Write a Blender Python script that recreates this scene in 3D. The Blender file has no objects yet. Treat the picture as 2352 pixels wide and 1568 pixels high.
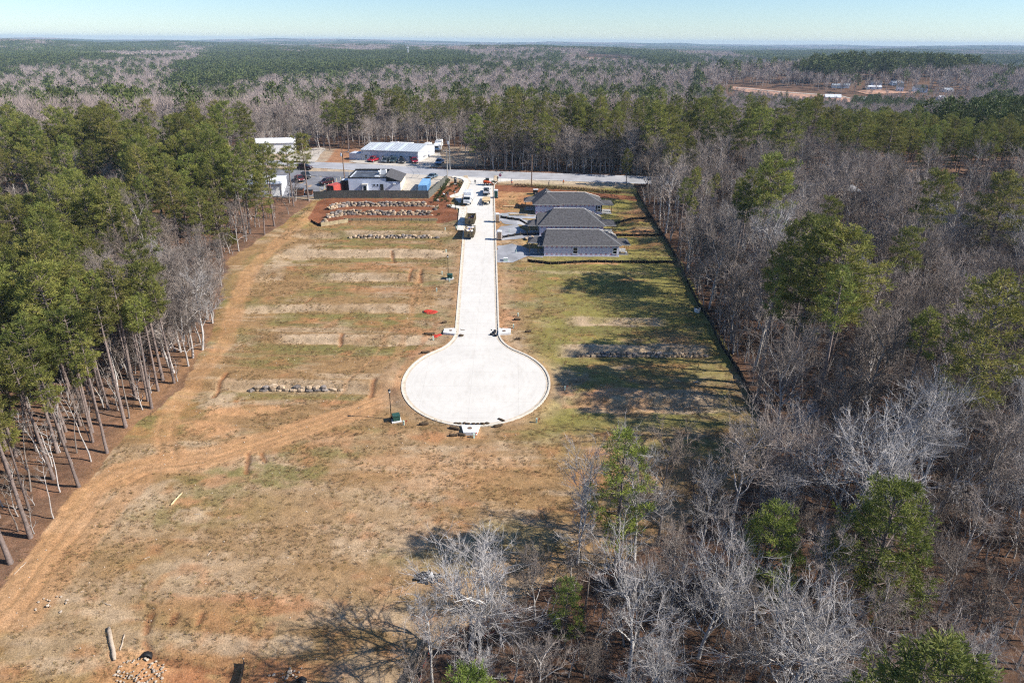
import bpy, bmesh, math, random
import numpy as np
from mathutils import Vector, Matrix
random.seed(7); RNG = np.random.default_rng(11)
C = bpy.context.scene.collection
SC = bpy.context.scene
rad = math.radians

# ------------------------------------------------------------------ camera, sky, sun, exposure
PITCH, ROLL, CAMZ, FPX = rad(23.7), rad(0.45), 65.0, 1568.0
cF = Vector((0, math.cos(PITCH), -math.sin(PITCH)))
_U = Vector((0, math.sin(PITCH), math.cos(PITCH))); _R = Vector((1, 0, 0))
cR = _R*math.cos(ROLL) + _U*math.sin(ROLL); cU = _U*math.cos(ROLL) - _R*math.sin(ROLL)
cam = bpy.data.cameras.new('camera'); cam.lens = 24; cam.sensor_width = 36; cam.clip_start = 0.5; cam.clip_end = 60000
camo = bpy.data.objects.new('camera', cam); C.objects.link(camo)
M4 = Matrix((cR, cU, -cF)).transposed().to_4x4(); M4.translation = (0, 0, CAMZ)
camo.matrix_world = M4; SC.camera = camo

SUN_EL, SUN_AZ = rad(36.5), rad(99)
sdir = Vector((math.sin(SUN_AZ)*math.cos(SUN_EL), math.cos(SUN_AZ)*math.cos(SUN_EL), math.sin(SUN_EL)))
world = bpy.data.worlds.new('World'); SC.world = world; world.use_nodes = True
wn = world.node_tree; bg = wn.nodes['Background']
sky = wn.nodes.new('ShaderNodeTexSky'); sky.sky_type = 'NISHITA'; sky.sun_disc = False
sky.sun_elevation = SUN_EL; sky.sun_rotation = SUN_AZ; sky.altitude = 300; sky.air_density = 1.0; sky.dust_density = 0.0; sky.ozone_density = 4.0
tint = wn.nodes.new('ShaderNodeMix'); tint.data_type = 'RGBA'; tint.blend_type = 'MULTIPLY'; tint.inputs[0].default_value = 1; tint.inputs[7].default_value = (.82, .925, 1.07, 1)
wn.links.new(sky.outputs[0], tint.inputs[6]); wn.links.new(tint.outputs[2], bg.inputs[0]); bg.inputs[1].default_value = 0.093
sl = bpy.data.lights.new('sun', 'SUN'); sl.energy = 5.0; sl.angle = rad(0.53); sl.color = (1.0, 0.95, 0.87)
so = bpy.data.objects.new('sun', sl); C.objects.link(so); so.rotation_euler = sdir.to_track_quat('Z', 'Y').to_euler(); so.location = (80, -20, 120)
SC.view_settings.view_transform = 'Standard'; SC.view_settings.look = 'None'; SC.view_settings.exposure = 0.6; SC.view_settings.gamma = 1
cy = SC.cycles; cy.max_bounces = 3; cy.diffuse_bounces = 1; cy.glossy_bounces = 2; cy.transmission_bounces = 3; cy.transparent_max_bounces = 6; cy.volume_bounces = 0; cy.use_light_tree = False
cy.use_denoising = False; cy.pixel_filter_type = 'BLACKMAN_HARRIS'; cy.filter_width = 1.2; cy.use_adaptive_sampling = True; cy.adaptive_threshold = 0.012

# ------------------------------------------------------------------ terrain functions
def sm(t, a, b):
    t = np.clip((np.asarray(t, float) - a)/(b - a), 0, 1); return t*t*(3 - 2*t)
def _h(ix, iy, s):
    n = (ix.astype(np.int64)*374761393 + iy.astype(np.int64)*668265263 + s*974711) & 0xffffffff
    n = ((n ^ (n >> 13))*1274126177) & 0xffffffff; n = n ^ (n >> 16)
    return (n & 0xffff)/65535.0
def vnoise(x, y, s=0):
    x = np.asarray(x, float); y = np.asarray(y, float)
    ix = np.floor(x); iy = np.floor(y); fx = x - ix; fy = y - iy
    fx = fx*fx*(3 - 2*fx); fy = fy*fy*(3 - 2*fy); ix = ix.astype(int); iy = iy.astype(int)
    return (_h(ix, iy, s)*(1 - fx) + _h(ix+1, iy, s)*fx)*(1 - fy) + (_h(ix, iy+1, s)*(1 - fx) + _h(ix+1, iy+1, s)*fx)*fy
def fbm(x, y, s=0, o=4):
    a = 0; w = 0.5; t = 0
    for k in range(o):
        a = a + w*vnoise(np.asarray(x)*2**k + 17.3*k, np.asarray(y)*2**k - 9.1*k, s + k); t += w; w *= 0.5
    return a/t
BY = [-900, 225, 240, 300, 360, 450, 700, 1200, 2500, 5000, 9000, 14000, 30000]
BZ = [-99, 24.75, 26, 26, 23, 16, 6, 2, 3, 9, 20, 30, 32]
def base(y): return np.interp(y, BY, BZ)
SCX, SCY, SR, SW, FIL = -6.1, 104.5, 12.4, 4.0, 9.0
def street_c(y): return -6.85 - (np.asarray(y, float) - 124)*0.037
_fy = SCY + math.sqrt((SR + FIL)**2 - (SW + FIL)**2)
_jy = SCY + (_fy - SCY)*SR/(SR + FIL)
def street_hw(y):
    y = np.asarray(y, float)
    c = np.sqrt(np.maximum(SR**2 - (y - SCY)**2, 0)); fl = SW + FIL - np.sqrt(np.maximum(FIL**2 - (_fy - y)**2, 0))
    w = np.where(y < _jy, c, np.where(y < _fy, fl, SW)); return np.where(y < SCY - SR, -1.0, w)
def tknots(banks, y0, y1):
    k = [(y0, 0)]
    for yb, hb in banks: k += [(yb - .5, -hb*.65), (yb + .5, hb*.65)]
    return k + [(y1, 0)]
LT = tknots([(102.8, .9), (118.5, .7), (131, .7), (146.5, .8), (160, .9), (172.9, 1.1)], 92, 174.4)[:-1] + \
     [(180, -.8), (185.5, -1.2), (186.3, -.35), (190.1, -.7), (190.7, .35), (196.0, -.2), (196.6, .8), (199.5, .45), (203, 0)]
RT = tknots([(99, .7), (114.7, .9), (127, .6), (141, .5)], 92, 152)
PADS = [(5.5, 31, 158.2, 169.5, 17.6), (5.0, 28, 171.2, 183.5, 19.0), (4.5, 32, 187.5, 199.5, 20.9)]
def H(x, y):
    x = np.asarray(x, float); y = np.asarray(y, float)
    z = base(y)
    d = np.hypot(x, y)
    amp = np.interp(d, [300, 500, 900, 2000, 5000, 9000, 14000], [0, 2, 7, 18, 54, 66, 46])
    sc = np.interp(d, [0, 2000, 9000], [420, 700, 1500])
    z = z + amp*(fbm(x/sc*0.8 + 3, y/sc*0.8, 40, 4) - 0.5)*2.0
    z = z + np.interp(x, [-400, -110, 0, 150, 400], [-3, -1, 0, 1, 0])*sm(y, 120, 300)
    z = z + 22*np.exp(-(((x - 600)/230)**2 + ((y - 1060)/210)**2)) + 20*np.exp(-(((x - 380)/220)**2 + ((y - 960)/120)**2))
    ml = sm(x, -58, -53)*(1 - sm(x, -20, -14.5)); z = z + ml*np.interp(y, [k[0] for k in LT], [k[1] for k in LT])
    z = z + .45*sm(y, 198, 202.5)*(1 - sm(y, 208, 224))*sm(x, -100, -85)*(1 - sm(x, -21, -16))
    mr = sm(x, 3, 9)*(1 - sm(x, 36, 39.5)); z = z + mr*np.interp(y, [k[0] for k in RT], [k[1] for k in RT])
    for x0, x1, y0, y1, pz in PADS:
        m = sm(x, x0 - 4, x0 - .5)*(1 - sm(x, x1 + .5, x1 + 6))*sm(y, y0 - 1.2, y0)*(1 - sm(y, y1, y1 + 2)); z = z*(1 - m) + pz*m
    fl = sm(d, 0, 1)*(1 - sm(d, 300, 600))
    z = z + fl*(fbm(x/3.5, y/3.5, 5, 3) - .5)*np.where((x > -58) & (x < 40) & (y < 222), .22, .55)
    z = z - 1.5*np.exp(-(((x + 33)/9)**2 + ((y - 49.5)/3.2)**2))
    rd = np.abs(y - road_c(x)); m = 1 - sm(rd, 6, 11)*1.0; m = m*(d < 340); z = z*(1 - m) + (base(y) - 0.02)*m
    s = np.abs(x - street_c(y)) - street_hw(y); inn = (y > SCY - SR - 1) & (y < 226)
    m = (1 - sm(s, .3, 3.0))*inn; z = z*(1 - m) + (base(y) + .1)*m
    return np.where(inn & (s < .12), base(y) - .16, z)
def road_c(x): return np.interp(x, [-400, -200, -96, -49, -22, 3, 36, 90, 200], [300, 262, 244.0, 235.0, 229.0, 226.3, 223.0, 217.5, 204])
def Hs(x, y): return float(H(np.array([x]), np.array([y]))[0])
def P(px, py):
    """ground position that belongs to a measured point of the survey picture (2352 x 1568)"""
    d = cF + cR*((px - 1176)/FPX) - cU*((py - 784)/FPX); t = 20.0
    while t < 25000 and CAMZ + d.z*t > float(base(d.y*t)): t *= 1.01
    if py < 262:
        ts = np.geomspace(250, 20000, 1500); hz = CAMZ + d.z*ts - H(d.x*ts, d.y*ts); k = np.argmax(hz < 0)
        if hz[k] < 0: return d.x*ts[k], d.y*ts[k]
    lo, hi = t/1.01, t
    for _ in range(30):
        m = (lo + hi)/2
        if CAMZ + d.z*m < float(base(d.y*m)): hi = m
        else: lo = m
    return d.x*hi, d.y*hi
def G(px, py):
    x, y = P(px, py); return Vector((x, y, Hs(x, y)))
def S(px, py): return P(px/1.30612, py/1.30612)
def proj(x, y, z):
    v = Vector((x, y, z - CAMZ)); w = v.dot(cF); return 1176 + FPX*v.dot(cR)/w, 784 - FPX*v.dot(cU)/w, w
def inpoly(x, y, poly):
    x = np.asarray(x, float); y = np.asarray(y, float); r = np.zeros(x.shape, bool); n = len(poly)
    for i in range(n):
        x1, y1 = poly[i]; x2, y2 = poly[(i+1) % n]
        if y1 == y2: continue
        r ^= ((y1 > y) != (y2 > y)) & (x < (x2 - x1)*(y - y1)/(y2 - y1) + x1)
    return r
def dline(x, y, pts):
    d = np.full(np.shape(x), 1e9)
    for (x1, y1), (x2, y2) in zip(pts, pts[1:]):
        dx, dy = x2 - x1, y2 - y1; t = np.clip(((x - x1)*dx + (y - y1)*dy)/(dx*dx + dy*dy + 1e-9), 0, 1)
        d = np.minimum(d, np.hypot(x - x1 - t*dx, y - y1 - t*dy))
    return d

# ------------------------------------------------------------------ materials
def ramp(nt, stops):
    r = nt.nodes.new('ShaderNodeValToRGB'); e = r.color_ramp.elements
    while len(e) < len(stops): e.new(0.5)
    for k, (p, c) in zip(e, stops): k.position = p; k.color = (*c, 1)
    return r
def mat(name, col, rough=0.8, var=0.25, scale=3.0, metal=0.0, bump=0.0, bscale=30, spec=0.3, coord='Object', randv=0.0):
    m = bpy.data.materials.new(name); m.use_nodes = True; nt = m.node_tree; b = nt.nodes['Principled BSDF']
    tc = nt.nodes.new('ShaderNodeTexCoord'); n = nt.nodes.new('ShaderNodeTexNoise'); n.inputs['Scale'].default_value = scale; n.inputs['Detail'].default_value = 5
    nt.links.new(tc.outputs[coord], n.inputs[0])
    lo = tuple(c*(1 - var) for c in col); hi = tuple(min(1, c*(1 + var)) for c in col)
    r = ramp(nt, [(0.3, lo), (0.7, hi)]); nt.links.new(n.outputs[0], r.inputs[0]); out = r.outputs[0]
    if randv:
        oi = nt.nodes.new('ShaderNodeObjectInfo'); hs = nt.nodes.new('ShaderNodeHueSaturation'); mr = nt.nodes.new('ShaderNodeMapRange')
        mr.inputs[3].default_value = 1 - randv; mr.inputs[4].default_value = 1 + randv
        nt.links.new(oi.outputs['Random'], mr.inputs[0]); nt.links.new(mr.outputs[0], hs.inputs['Value']); nt.links.new(out, hs.inputs['Color']); out = hs.outputs[0]
    nt.links.new(out, b.inputs['Base Color'])
    b.inputs['Roughness'].default_value = rough; b.inputs['Metallic'].default_value = metal; b.inputs['Specular IOR Level'].default_value = spec
    if bump:
        n2 = nt.nodes.new('ShaderNodeTexNoise'); n2.inputs['Scale'].default_value = bscale; n2.inputs['Detail'].default_value = 4; nt.links.new(tc.outputs[coord], n2.inputs[0])
        bp = nt.nodes.new('ShaderNodeBump'); bp.inputs['Strength'].default_value = bump; bp.inputs['Distance'].default_value = .05
        nt.links.new(n2.outputs[0], bp.inputs['Height']); nt.links.new(bp.outputs[0], b.inputs['Normal'])
    return m
def leafmat(name, cols, trans=0.25, hue=0.012):
    m = bpy.data.materials.new(name); m.use_nodes = True; nt = m.node_tree; b = nt.nodes['Principled BSDF']
    tc = nt.nodes.new('ShaderNodeTexCoord'); n = nt.nodes.new('ShaderNodeTexNoise'); n.inputs['Scale'].default_value = .55; n.inputs['Detail'].default_value = 3
    nt.links.new(tc.outputs['Object'], n.inputs[0]); r = ramp(nt, [(.32, cols[0]), (.5, cols[1]), (.68, cols[2])]); nt.links.new(n.outputs[0], r.inputs[0])
    oi = nt.nodes.new('ShaderNodeObjectInfo'); hs = nt.nodes.new('ShaderNodeHueSaturation')
    m1 = nt.nodes.new('ShaderNodeMapRange'); m1.inputs[3].default_value = .72; m1.inputs[4].default_value = 1.28; nt.links.new(oi.outputs['Random'], m1.inputs[0])
    wn_ = nt.nodes.new('ShaderNodeTexWhiteNoise'); wn_.noise_dimensions = '1D'; nt.links.new(oi.outputs['Random'], wn_.inputs['W'])
    m2 = nt.nodes.new('ShaderNodeMapRange'); m2.inputs[3].default_value = .5 - hue*1.3; m2.inputs[4].default_value = .5 + hue; nt.links.new(wn_.outputs['Value'], m2.inputs[0])
    nt.links.new(m1.outputs[0], hs.inputs['Value']); nt.links.new(m2.outputs[0], hs.inputs['Hue']); nt.links.new(r.outputs[0], hs.inputs['Color'])
    nt.links.new(hs.outputs[0], b.inputs['Base Color']); b.inputs['Roughness'].default_value = .7; b.inputs['Specular IOR Level'].default_value = .25
    if trans:
        t = nt.nodes.new('ShaderNodeBsdfTranslucent'); mx = nt.nodes.new('ShaderNodeMixShader'); mx.inputs[0].default_value = trans
        nt.links.new(hs.outputs[0], t.inputs[0]); nt.links.new(b.outputs[0], mx.inputs[1]); nt.links.new(t.outputs[0], mx.inputs[2]); nt.links.new(mx.outputs[0], nt.nodes['Material Output'].inputs[0])
    return m
MT = {}
def m_(k, *a, **kw):
    MT[k] = mat(k, *a, **kw); return MT[k]
m_('concrete_kerb', (.64, .58, .48), .9, .12, 1.5, bump=.2); m_('concrete_pale', (.72, .71, .69), .9, .06, 2)
m_('gutter', (.58, .49, .38), .9, .2, 1.5); m_('iron', (.16, .10, .06), .7, .3, 6)
m_('black_metal', (.012, .012, .013), .45, .2, 4, spec=.5); m_('green_box', (.03, .085, .065), .5, .15, 3); m_('pedestal', (.55, .68, .58), .6, .1, 3)
m_('red_mesh', (.30, .04, .03), .7, .4, 2); m_('red_plastic', (.55, .05, .03), .55, .3, 5); m_('black_plastic', (.015, .015, .017), .6, .4, 3); m_('wattle', (.09, .06, .035), .95, .4, 6, bump=.5)
m_('stake', (.42, .30, .17), .9, .2, 5); m_('lumber', (.62, .45, .25), .85, .15, 4); m_('post_wood', (.30, .20, .09), .9, .25, 5)
m_('wood_fence', (.125, .125, .108), .92, .22, 2.2, bump=.3, randv=.12); m_('timber_wall', (.40, .32, .19), .92, .3, .9, bump=.2)
m_('stone_a', (.45, .335, .225), .95, .35, 1.6, bump=.5, bscale=9, randv=.28); m_('stone_b', (.24, .205, .18), .95, .4, 1.6, bump=.5, bscale=9, randv=.3)
m_('shingle', (.09, .086, .088), .95, .38, 2.5, bump=.5, bscale=14); m_('fascia', (.62, .58, .52), .7, .08, 3); m_('frame_white', (.78, .78, .78), .5, .04, 3)
m_('glass_dark', (.012, .018, .022), .12, .3, 2, spec=.7); m_('slab', (.42, .42, .42), .9, .12, 2)
m_('blue_wall', (.55, .60, .72), .85, .10, .7, bump=.2, bscale=4); m_('cream_wall', (.80, .72, .55), .85, .06, 1); m_('white_wall', (.80, .80, .80), .7, .06, 1)
m_('tar_roof', (.10, .105, .115), .35, .6, .45, spec=.6); m_('parapet', (.03, .03, .032), .6, .3, 2); m_('metal_wall', (.58, .60, .66), .5, .05, 2); m_('metal_roof', (.55, .58, .60), .42, .10, .7, metal=.25)
m_('white_metal', (.80, .80, .80), .45, .06, 2); m_('sky_panel', (.66, .72, .73), .4, .05, 2); m_('red_steel', (.48, .09, .07), .55, .2, 1.5); m_('blue_steel', (.22, .42, .66), .5, .2, 1.2)
m_('rust_brown', (.16, .07, .04), .8, .4, 2); m_('olive_steel', (.19, .15, .085), .7, .25, 1.5); m_('rubber', (.018, .018, .018), .85, .3, 5); m_('rim', (.45, .45, .46), .35, .1, 4, metal=.6)
m_('orange_paint', (.66, .10, .025), .5, .15, 2); m_('tan_plastic', (.44, .31, .20), .6, .08, 3); m_('green_plastic', (.02, .10, .075), .5, .1, 3); m_('sign_red', (.30, .035, .11), .5, .08, 4); m_('sign_green', (.05, .22, .2), .5, .1, 4)
m_('lamp_glass', (.75, .75, .72), .3, .05, 3); m_('tail_red', (.45, .02, .02), .3, .1, 3); m_('dark_trim', (.03, .03, .03), .6, .2, 4); m_('pole_wood', (.20, .13, .085), .92, .25, 3); m_('twig_far', (.36, .285, .25), .95, .25, .3, randv=.2); m_('pole_grey', (.40, .37, .33), .9, .15, 3)
m_('ceramic', (.62, .64, .68), .4, .05, 3); m_('skin', (.42, .25, .17), .7, .08, 5); m_('hair', (.03, .02, .015), .8, .2, 5); m_('yellow_post', (.70, .62, .40), .7, .12, 3)
m_('bark_pine', (.20, .155, .135), .95, .3, 3, bump=.5, bscale=6, randv=.2); m_('bark_pale', (.43, .395, .365), .95, .25, 3, bump=.3, bscale=6, randv=.22); m_('twig', (.285, .235, .20), .95, .25, 1.0, randv=.4); m_('twig_pale', (.43, .395, .37), .95, .2, 1.0, randv=.15); m_('twig_brown', (.21, .165, .13), .95, .25, 1.0, randv=.3); m_('bark_white', (.55, .52, .49), .95, .2, 3, bump=.3, bscale=6); m_('bark_dark', (.24, .20, .17), .95, .25, 3, bump=.3, bscale=6); m_('brush_twig', (.15, .115, .09), .95, .25, 1.0, randv=.4)
m_('log', (.46, .37, .28), .95, .25, 3, bump=.5); m_('riprap', (.46, .38, .30), .95, .25, 2, bump=.3, randv=.2); m_('galv', (.5, .52, .54), .4, .15, 3, metal=.4)
MT['needle'] = leafmat('needle', [(.105, .125, .027), (.20, .21, .046), (.31, .29, .074)], .3, .018)
MT['needle_far'] = leafmat('needle_far', [(.055, .080, .025), (.10, .125, .036), (.15, .165, .05)], .15, .01)
MT['needle_young'] = leafmat('needle_young', [(.11, .15, .028), (.19, .24, .045), (.29, .33, .075)], .3, .012)
MT['dry_grass'] = leafmat('dry_grass', [(.30, .20, .09), (.40, .29, .14), (.50, .39, .22)], .4, .02)
MT['shrub_leaf'] = leafmat('shrub_leaf', [(.03, .05, .012), (.05, .08, .02), (.09, .11, .03)], .2)
MT['dry_leaf'] = leafmat('dry_leaf', [(.10, .06, .03), (.15, .09, .045), (.20, .12, .06)], .2)
def paint(name, col): 
    if name not in MT: MT[name] = mat(name, col, .32, .04, 3, spec=.5)
    return MT[name]

# ------------------------------------------------------------------ mesh helpers
class MB:
    def __init__(s): s.v = []; s.f = []; s.m = []
    def add(s, vs, fs, mi=0):
        o = len(s.v); s.v += [tuple(v) for v in vs]; s.f += [tuple(i + o for i in f) for f in fs]; s.m += [mi]*len(fs); return s
    def box(s, cx, cy, cz, sx, sy, sz, rz=0, mi=0, top=1.0, topy=None):
        c, n = math.cos(rz), math.sin(rz); vs = []; ty = top if topy is None else topy
        for z, kx, ky in ((-.5, 1, 1), (.5, top, ty)):
            for x, y in ((-.5, -.5), (.5, -.5), (.5, .5), (-.5, .5)):
                X, Y = x*sx*kx, y*sy*ky; vs.append((cx + X*c - Y*n, cy + X*n + Y*c, cz + z*sz))
        return s.add(vs, [(3, 2, 1, 0), (4, 5, 6, 7), (0, 1, 5, 4), (1, 2, 6, 5), (2, 3, 7, 6), (3, 0, 4, 7)], mi)
    def tube(s, pts, rs, n=6, mi=0, cap=True):
        pts = [Vector(p) for p in pts]; vs = []; fs = []
        for i, p in enumerate(pts):
            d = (pts[min(i+1, len(pts)-1)] - pts[max(i-1, 0)]).normalized()
            a = d.cross(Vector((0, 0, 1)) if abs(d.z) < .9 else Vector((1, 0, 0))).normalized(); b = d.cross(a)
            r = rs[i] if hasattr(rs, '__len__') else rs
            vs += [p + (a*math.cos(2*math.pi*k/n) + b*math.sin(2*math.pi*k/n))*r for k in range(n)]
        for i in range(len(pts)-1):
            for k in range(n): fs.append((i*n + k, (i+1)*n + k, (i+1)*n + (k+1) % n, i*n + (k+1) % n))
        if cap: fs += [tuple(range(n)), tuple(range((len(pts)-1)*n + n - 1, (len(pts)-1)*n - 1, -1))]
        return s.add(vs, fs, mi)
    def extr(s, prof, y0, y1, mi=0, inset=0.0):
        """side profile (x,z) extruded across y, with an optional inset edge bevel"""
        n = len(prof); cx = sum(p[0] for p in prof)/n; cz = sum(p[1] for p in prof)/n; vs = []
        lay = [(y0, inset), (y0 + inset, 0), (y1 - inset, 0), (y1, inset)] if inset else [(y0, 0), (y1, 0)]
        for y, k in lay: vs += [(x - (k if x > cx else -k), y, z - (k*.6 if z > cz else -k*.6)) for x, z in prof]
        fs = [tuple(range(n)), tuple(range(len(lay)*n - 1, (len(lay)-1)*n - 1, -1))]
        for L in range(len(lay)-1):
            for k in range(n): fs.append((L*n + k, L*n + (k+1) % n, (L+1)*n + (k+1) % n, (L+1)*n + k)[::-1])
        return s.add(vs, fs, mi)
    def mesh(s, name, mats):
        me = bpy.data.meshes.new(name); me.from_pydata(s.v, [], s.f)
        for k in (mats if isinstance(mats, (list, tuple)) else [mats]): me.materials.append(MT[k] if isinstance(k, str) else k)
        if s.m: me.polygons.foreach_set('material_index', s.m)
        me.update(); return me
    def build(s, name, mats, parent=None, smooth=False, loc=(0, 0, 0), rz=0):
        me = s.mesh(name, mats)
        bm = bmesh.new(); bm.from_mesh(me); bmesh.ops.recalc_face_normals(bm, faces=bm.faces); bm.to_mesh(me); bm.free()
        if smooth: me.polygons.foreach_set('use_smooth', [True]*len(me.polygons))
        return put(name, me, parent, loc, rz)
def put(name, me, parent=None, loc=(0, 0, 0), rz=0):
    o = bpy.data.objects.new(name, me); C.objects.link(o); o.location = loc; o.rotation_euler = (0, 0, rz)
    if parent: o.parent = parent
    return o
def tag(o, label=None, cat=None, group=None, kind=None):
    if label: o['label'] = label
    if cat: o['category'] = cat
    if group: o['group'] = group
    if kind: o['kind'] = kind
    return o
def thing(name, label, cat, loc=(0, 0, 0), rz=0, group=None):
    o = bpy.data.objects.new(name, None); o.empty_display_size = .3; C.objects.link(o); o.location = loc; o.rotation_euler = (0, 0, rz); return tag(o, label, cat, group)
def copy_tree(o, parent=None):
    c = o.copy(); C.objects.link(c); c.parent = parent
    for ch in list(o.children): copy_tree(ch, c)
    return c
def npmesh(name, V, F, mats, smooth=False):
    """fast mesh from arrays; F is (n,3) or (n,4)"""
    V = np.asarray(V, np.float32); F = np.asarray(F, np.int32); me = bpy.data.meshes.new(name); k = F.shape[1]
    me.vertices.add(len(V)); me.vertices.foreach_set('co', V.ravel()); me.loops.add(F.size); me.loops.foreach_set('vertex_index', F.ravel())
    me.polygons.add(len(F)); me.polygons.foreach_set('loop_start', np.arange(0, F.size, k, dtype=np.int32)); me.polygons.foreach_set('loop_total', np.full(len(F), k, np.int32))
    for q in mats: me.materials.append(MT[q] if isinstance(q, str) else q)
    if smooth: me.polygons.foreach_set('use_smooth', np.ones(len(F), bool))
    me.update(calc_edges=True); return me
def drape(name, poly, material, dz=.03, step=1.2, kind='structure', jag=0.0, conform=True):
    """sheet laid over the terrain inside a world polygon (clipped cell by cell with a triangulated outline)"""
    bm = bmesh.new(); pts = []
    n = len(poly)
    for i in range(n):
        (x1, y1), (x2, y2) = poly[i], poly[(i+1) % n]; L = math.hypot(x2 - x1, y2 - y1); k = max(1, int(L/step))
        for j in range(k):
            t = j/k; w = jag*(random.random() - .5)*2
            pts.append((x1 + (x2 - x1)*t + w, y1 + (y2 - y1)*t + w*.6))
    bm.faces.new([bm.verts.new((x, y, 0)) for x, y in pts]); bmesh.ops.triangulate(bm, faces=bm.faces)
    xs = [p[0] for p in pts]; ys = [p[1] for p in pts]
    for ax, lo, hi in ((0, min(xs), max(xs)), (1, min(ys), max(ys))):
        k = lo + step
        while k < hi:
            co = (k, 0, 0) if ax == 0 else (0, k, 0); no = (1, 0, 0) if ax == 0 else (0, 1, 0)
            bmesh.ops.bisect_plane(bm, geom=bm.verts[:] + bm.edges[:] + bm.faces[:], plane_co=co, plane_no=no); k += step
    V = np.array([v.co[:2] for v in bm.verts]); Z = H(V[:, 0], V[:, 1]) if conform else base(V[:, 1])
    for v, z in zip(bm.verts, Z): v.co.z = float(z) + dz
    bmesh.ops.recalc_face_normals(bm, faces=bm.faces)
    for f in bm.faces:
        if f.normal.z < 0: f.normal_flip()
    me = bpy.data.meshes.new(name); bm.to_mesh(me); bm.free(); me.materials.append(MT[material] if isinstance(material, str) else material)
    o = put(name, me); tag(o, kind=kind); return o
# ------------------------------------------------------------------ ground sheet
def spaced(lo, hi, step, far_lo, far_hi, g=1.16):
    a = list(np.arange(lo, hi + 1e-6, step)); s = step; x = hi; up = []
    while x < far_hi: s *= g; x += s; up.append(x)
    s = step; x = lo; dn = []
    while x > far_lo: s *= g; x -= s; dn.append(x)
    return np.array(dn[::-1] + a + up)
XS = spaced(-63, 45, .3, -14000, 14000, 1.12)
YS = np.concatenate([spaced(44, 212, .26, -800, 45, 1.15)[:-1], spaced(213, 262, .8, 212.9, 16000, 1.07)[1:]])
YS = np.unique(np.round(YS, 3)); YS = YS[np.concatenate([[True], np.diff(YS) > .2])]
GX, GY = np.meshgrid(XS, YS); gx, gy = GX.ravel(), GY.ravel(); gz = H(gx, gy)
W = lambda l: [P(a, b) for a, b in l]
FIELD = [(-62, 30), (-60.5, 52)] + W([(0, 1340), (180, 1130), (330, 960), (425, 885), (480, 790), (500, 700), (522, 600), (560, 572), (640, 520), (722, 458)]) + \
        [(-58, 206), (-62, 212), (-62, 240), (-49, 240), (-22, 233), (3, 229.5), (38, 226), (38, 212), (37.6, 205), (38.2, 184), (39.8, 157), (39.5, 123), (40.1, 107)] + W([(1770, 1000), (1740, 1090), (1620, 1180), (1420, 1290), (1240, 1350), (1080, 1430), (980, 1500), (940, 1600)]) + [(-9, 30)]
wob = (fbm(gx/5, gy/5, 61, 3) - .5)*5
infield = inpoly(gx + wob*.5, gy + wob*.5, FIELD)
n1 = fbm(gx/14, gy/5, 1, 4); n2 = fbm(gx/9 + 40, gy/3.2, 2, 4); n3 = fbm(gx/3, gy/2.2, 3, 4); n4 = fbm(gx/22, gy/16, 9, 3); n5 = fbm(gx/1.2, gy/1.0, 12, 3)
ns = fbm(gx/13, gy/.9, 21, 3); ns2 = fbm(gx/4.5, gy/.8, 23, 3)
c_br = np.array([.290, .176, .082]); c_gr = np.array([.185, .162, .055]); c_st = np.array([.42, .305, .195]); c_cl = np.array([.41, .185, .085])
c_tr = np.array([.46, .25, .12]); c_li = np.array([.17, .098, .062]); c_mu = np.array([.215, .082, .042]); c_dirt = np.array([.42, .33, .235])
col = np.tile(c_br, (len(gx), 1))
def lay(c, m):
    global col
    m = np.clip(m, 0, 1)[:, None]; col = col*(1 - m) + np.asarray(c)*m
fore = 1 - sm(gy, 84, 94)
lay(c_gr, sm(n1, .49, .68)*.75*(1 - .7*fore)); lay(c_st, sm(n2*.6 + ns*.4, .50, .66)*.7); lay(c_br*.74, sm(ns2, .56, .7)*.5); lay(c_st*1.02, fore*sm(n4*.5 + n2*.5, .46, .62)*.5); lay(c_gr*.9, sm(ns*.5 + n1*.5, .54, .64)*.55*(1 - fore)); lay(c_cl, sm(n3*.5 + n1*.5, .56, .70)*.45)
lay(np.array([.215, .195, .052]), sm(gx, 0, 8)*sm(gy, 88, 94)*sm(n4*.6 + n3*.4, .34, .56)*.85*(gx < 41))
# terrace banks: pale straw on the slopes, green at their foot
for y0, h, w, x0, x1 in [(102.9, .6, 1.3, -50, -24), (118.5, .95, 1.5, -44, -14), (131, .95, 1.4, -48, -15), (146.5, .9, 1.5, -44, -15), (160.2, 1, 1.9, -51, -15), (174.2, .8, 1.4, -44, -16), (163.2, .7, 4, -54, -49),
                         (98.6, .8, 2.6, 11, 34), (115.2, .9, 1.6, 9, 36), (126.4, .9, 1.5, 12, 30), (150, .5, 1.0, 5, 30)]:
    yy = gy + (n4 - .5)*2.2 + (ns2 - .5)*1.3 + (n5 - .5)*.5; bx = sm(gx, x0 - 2, x0 + 2)*(1 - sm(gx, x1 - 2, x1 + 2))
    lay(c_gr, np.exp(-((yy - y0 + w*1.9)/1.2)**2)*bx*.75); lay(c_st*1.06, sm(yy, y0 - w, y0 - w + .6)*(1 - sm(yy, y0 + w*.7, y0 + w*1.3))*bx*h*1.05*(.4 + .6*sm(n2, .3, .52)))
    lay(c_cl, np.exp(-((yy - y0 + w*3.2)/1.3)**2)*bx*sm(n3, .52, .7)*.6)
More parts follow.
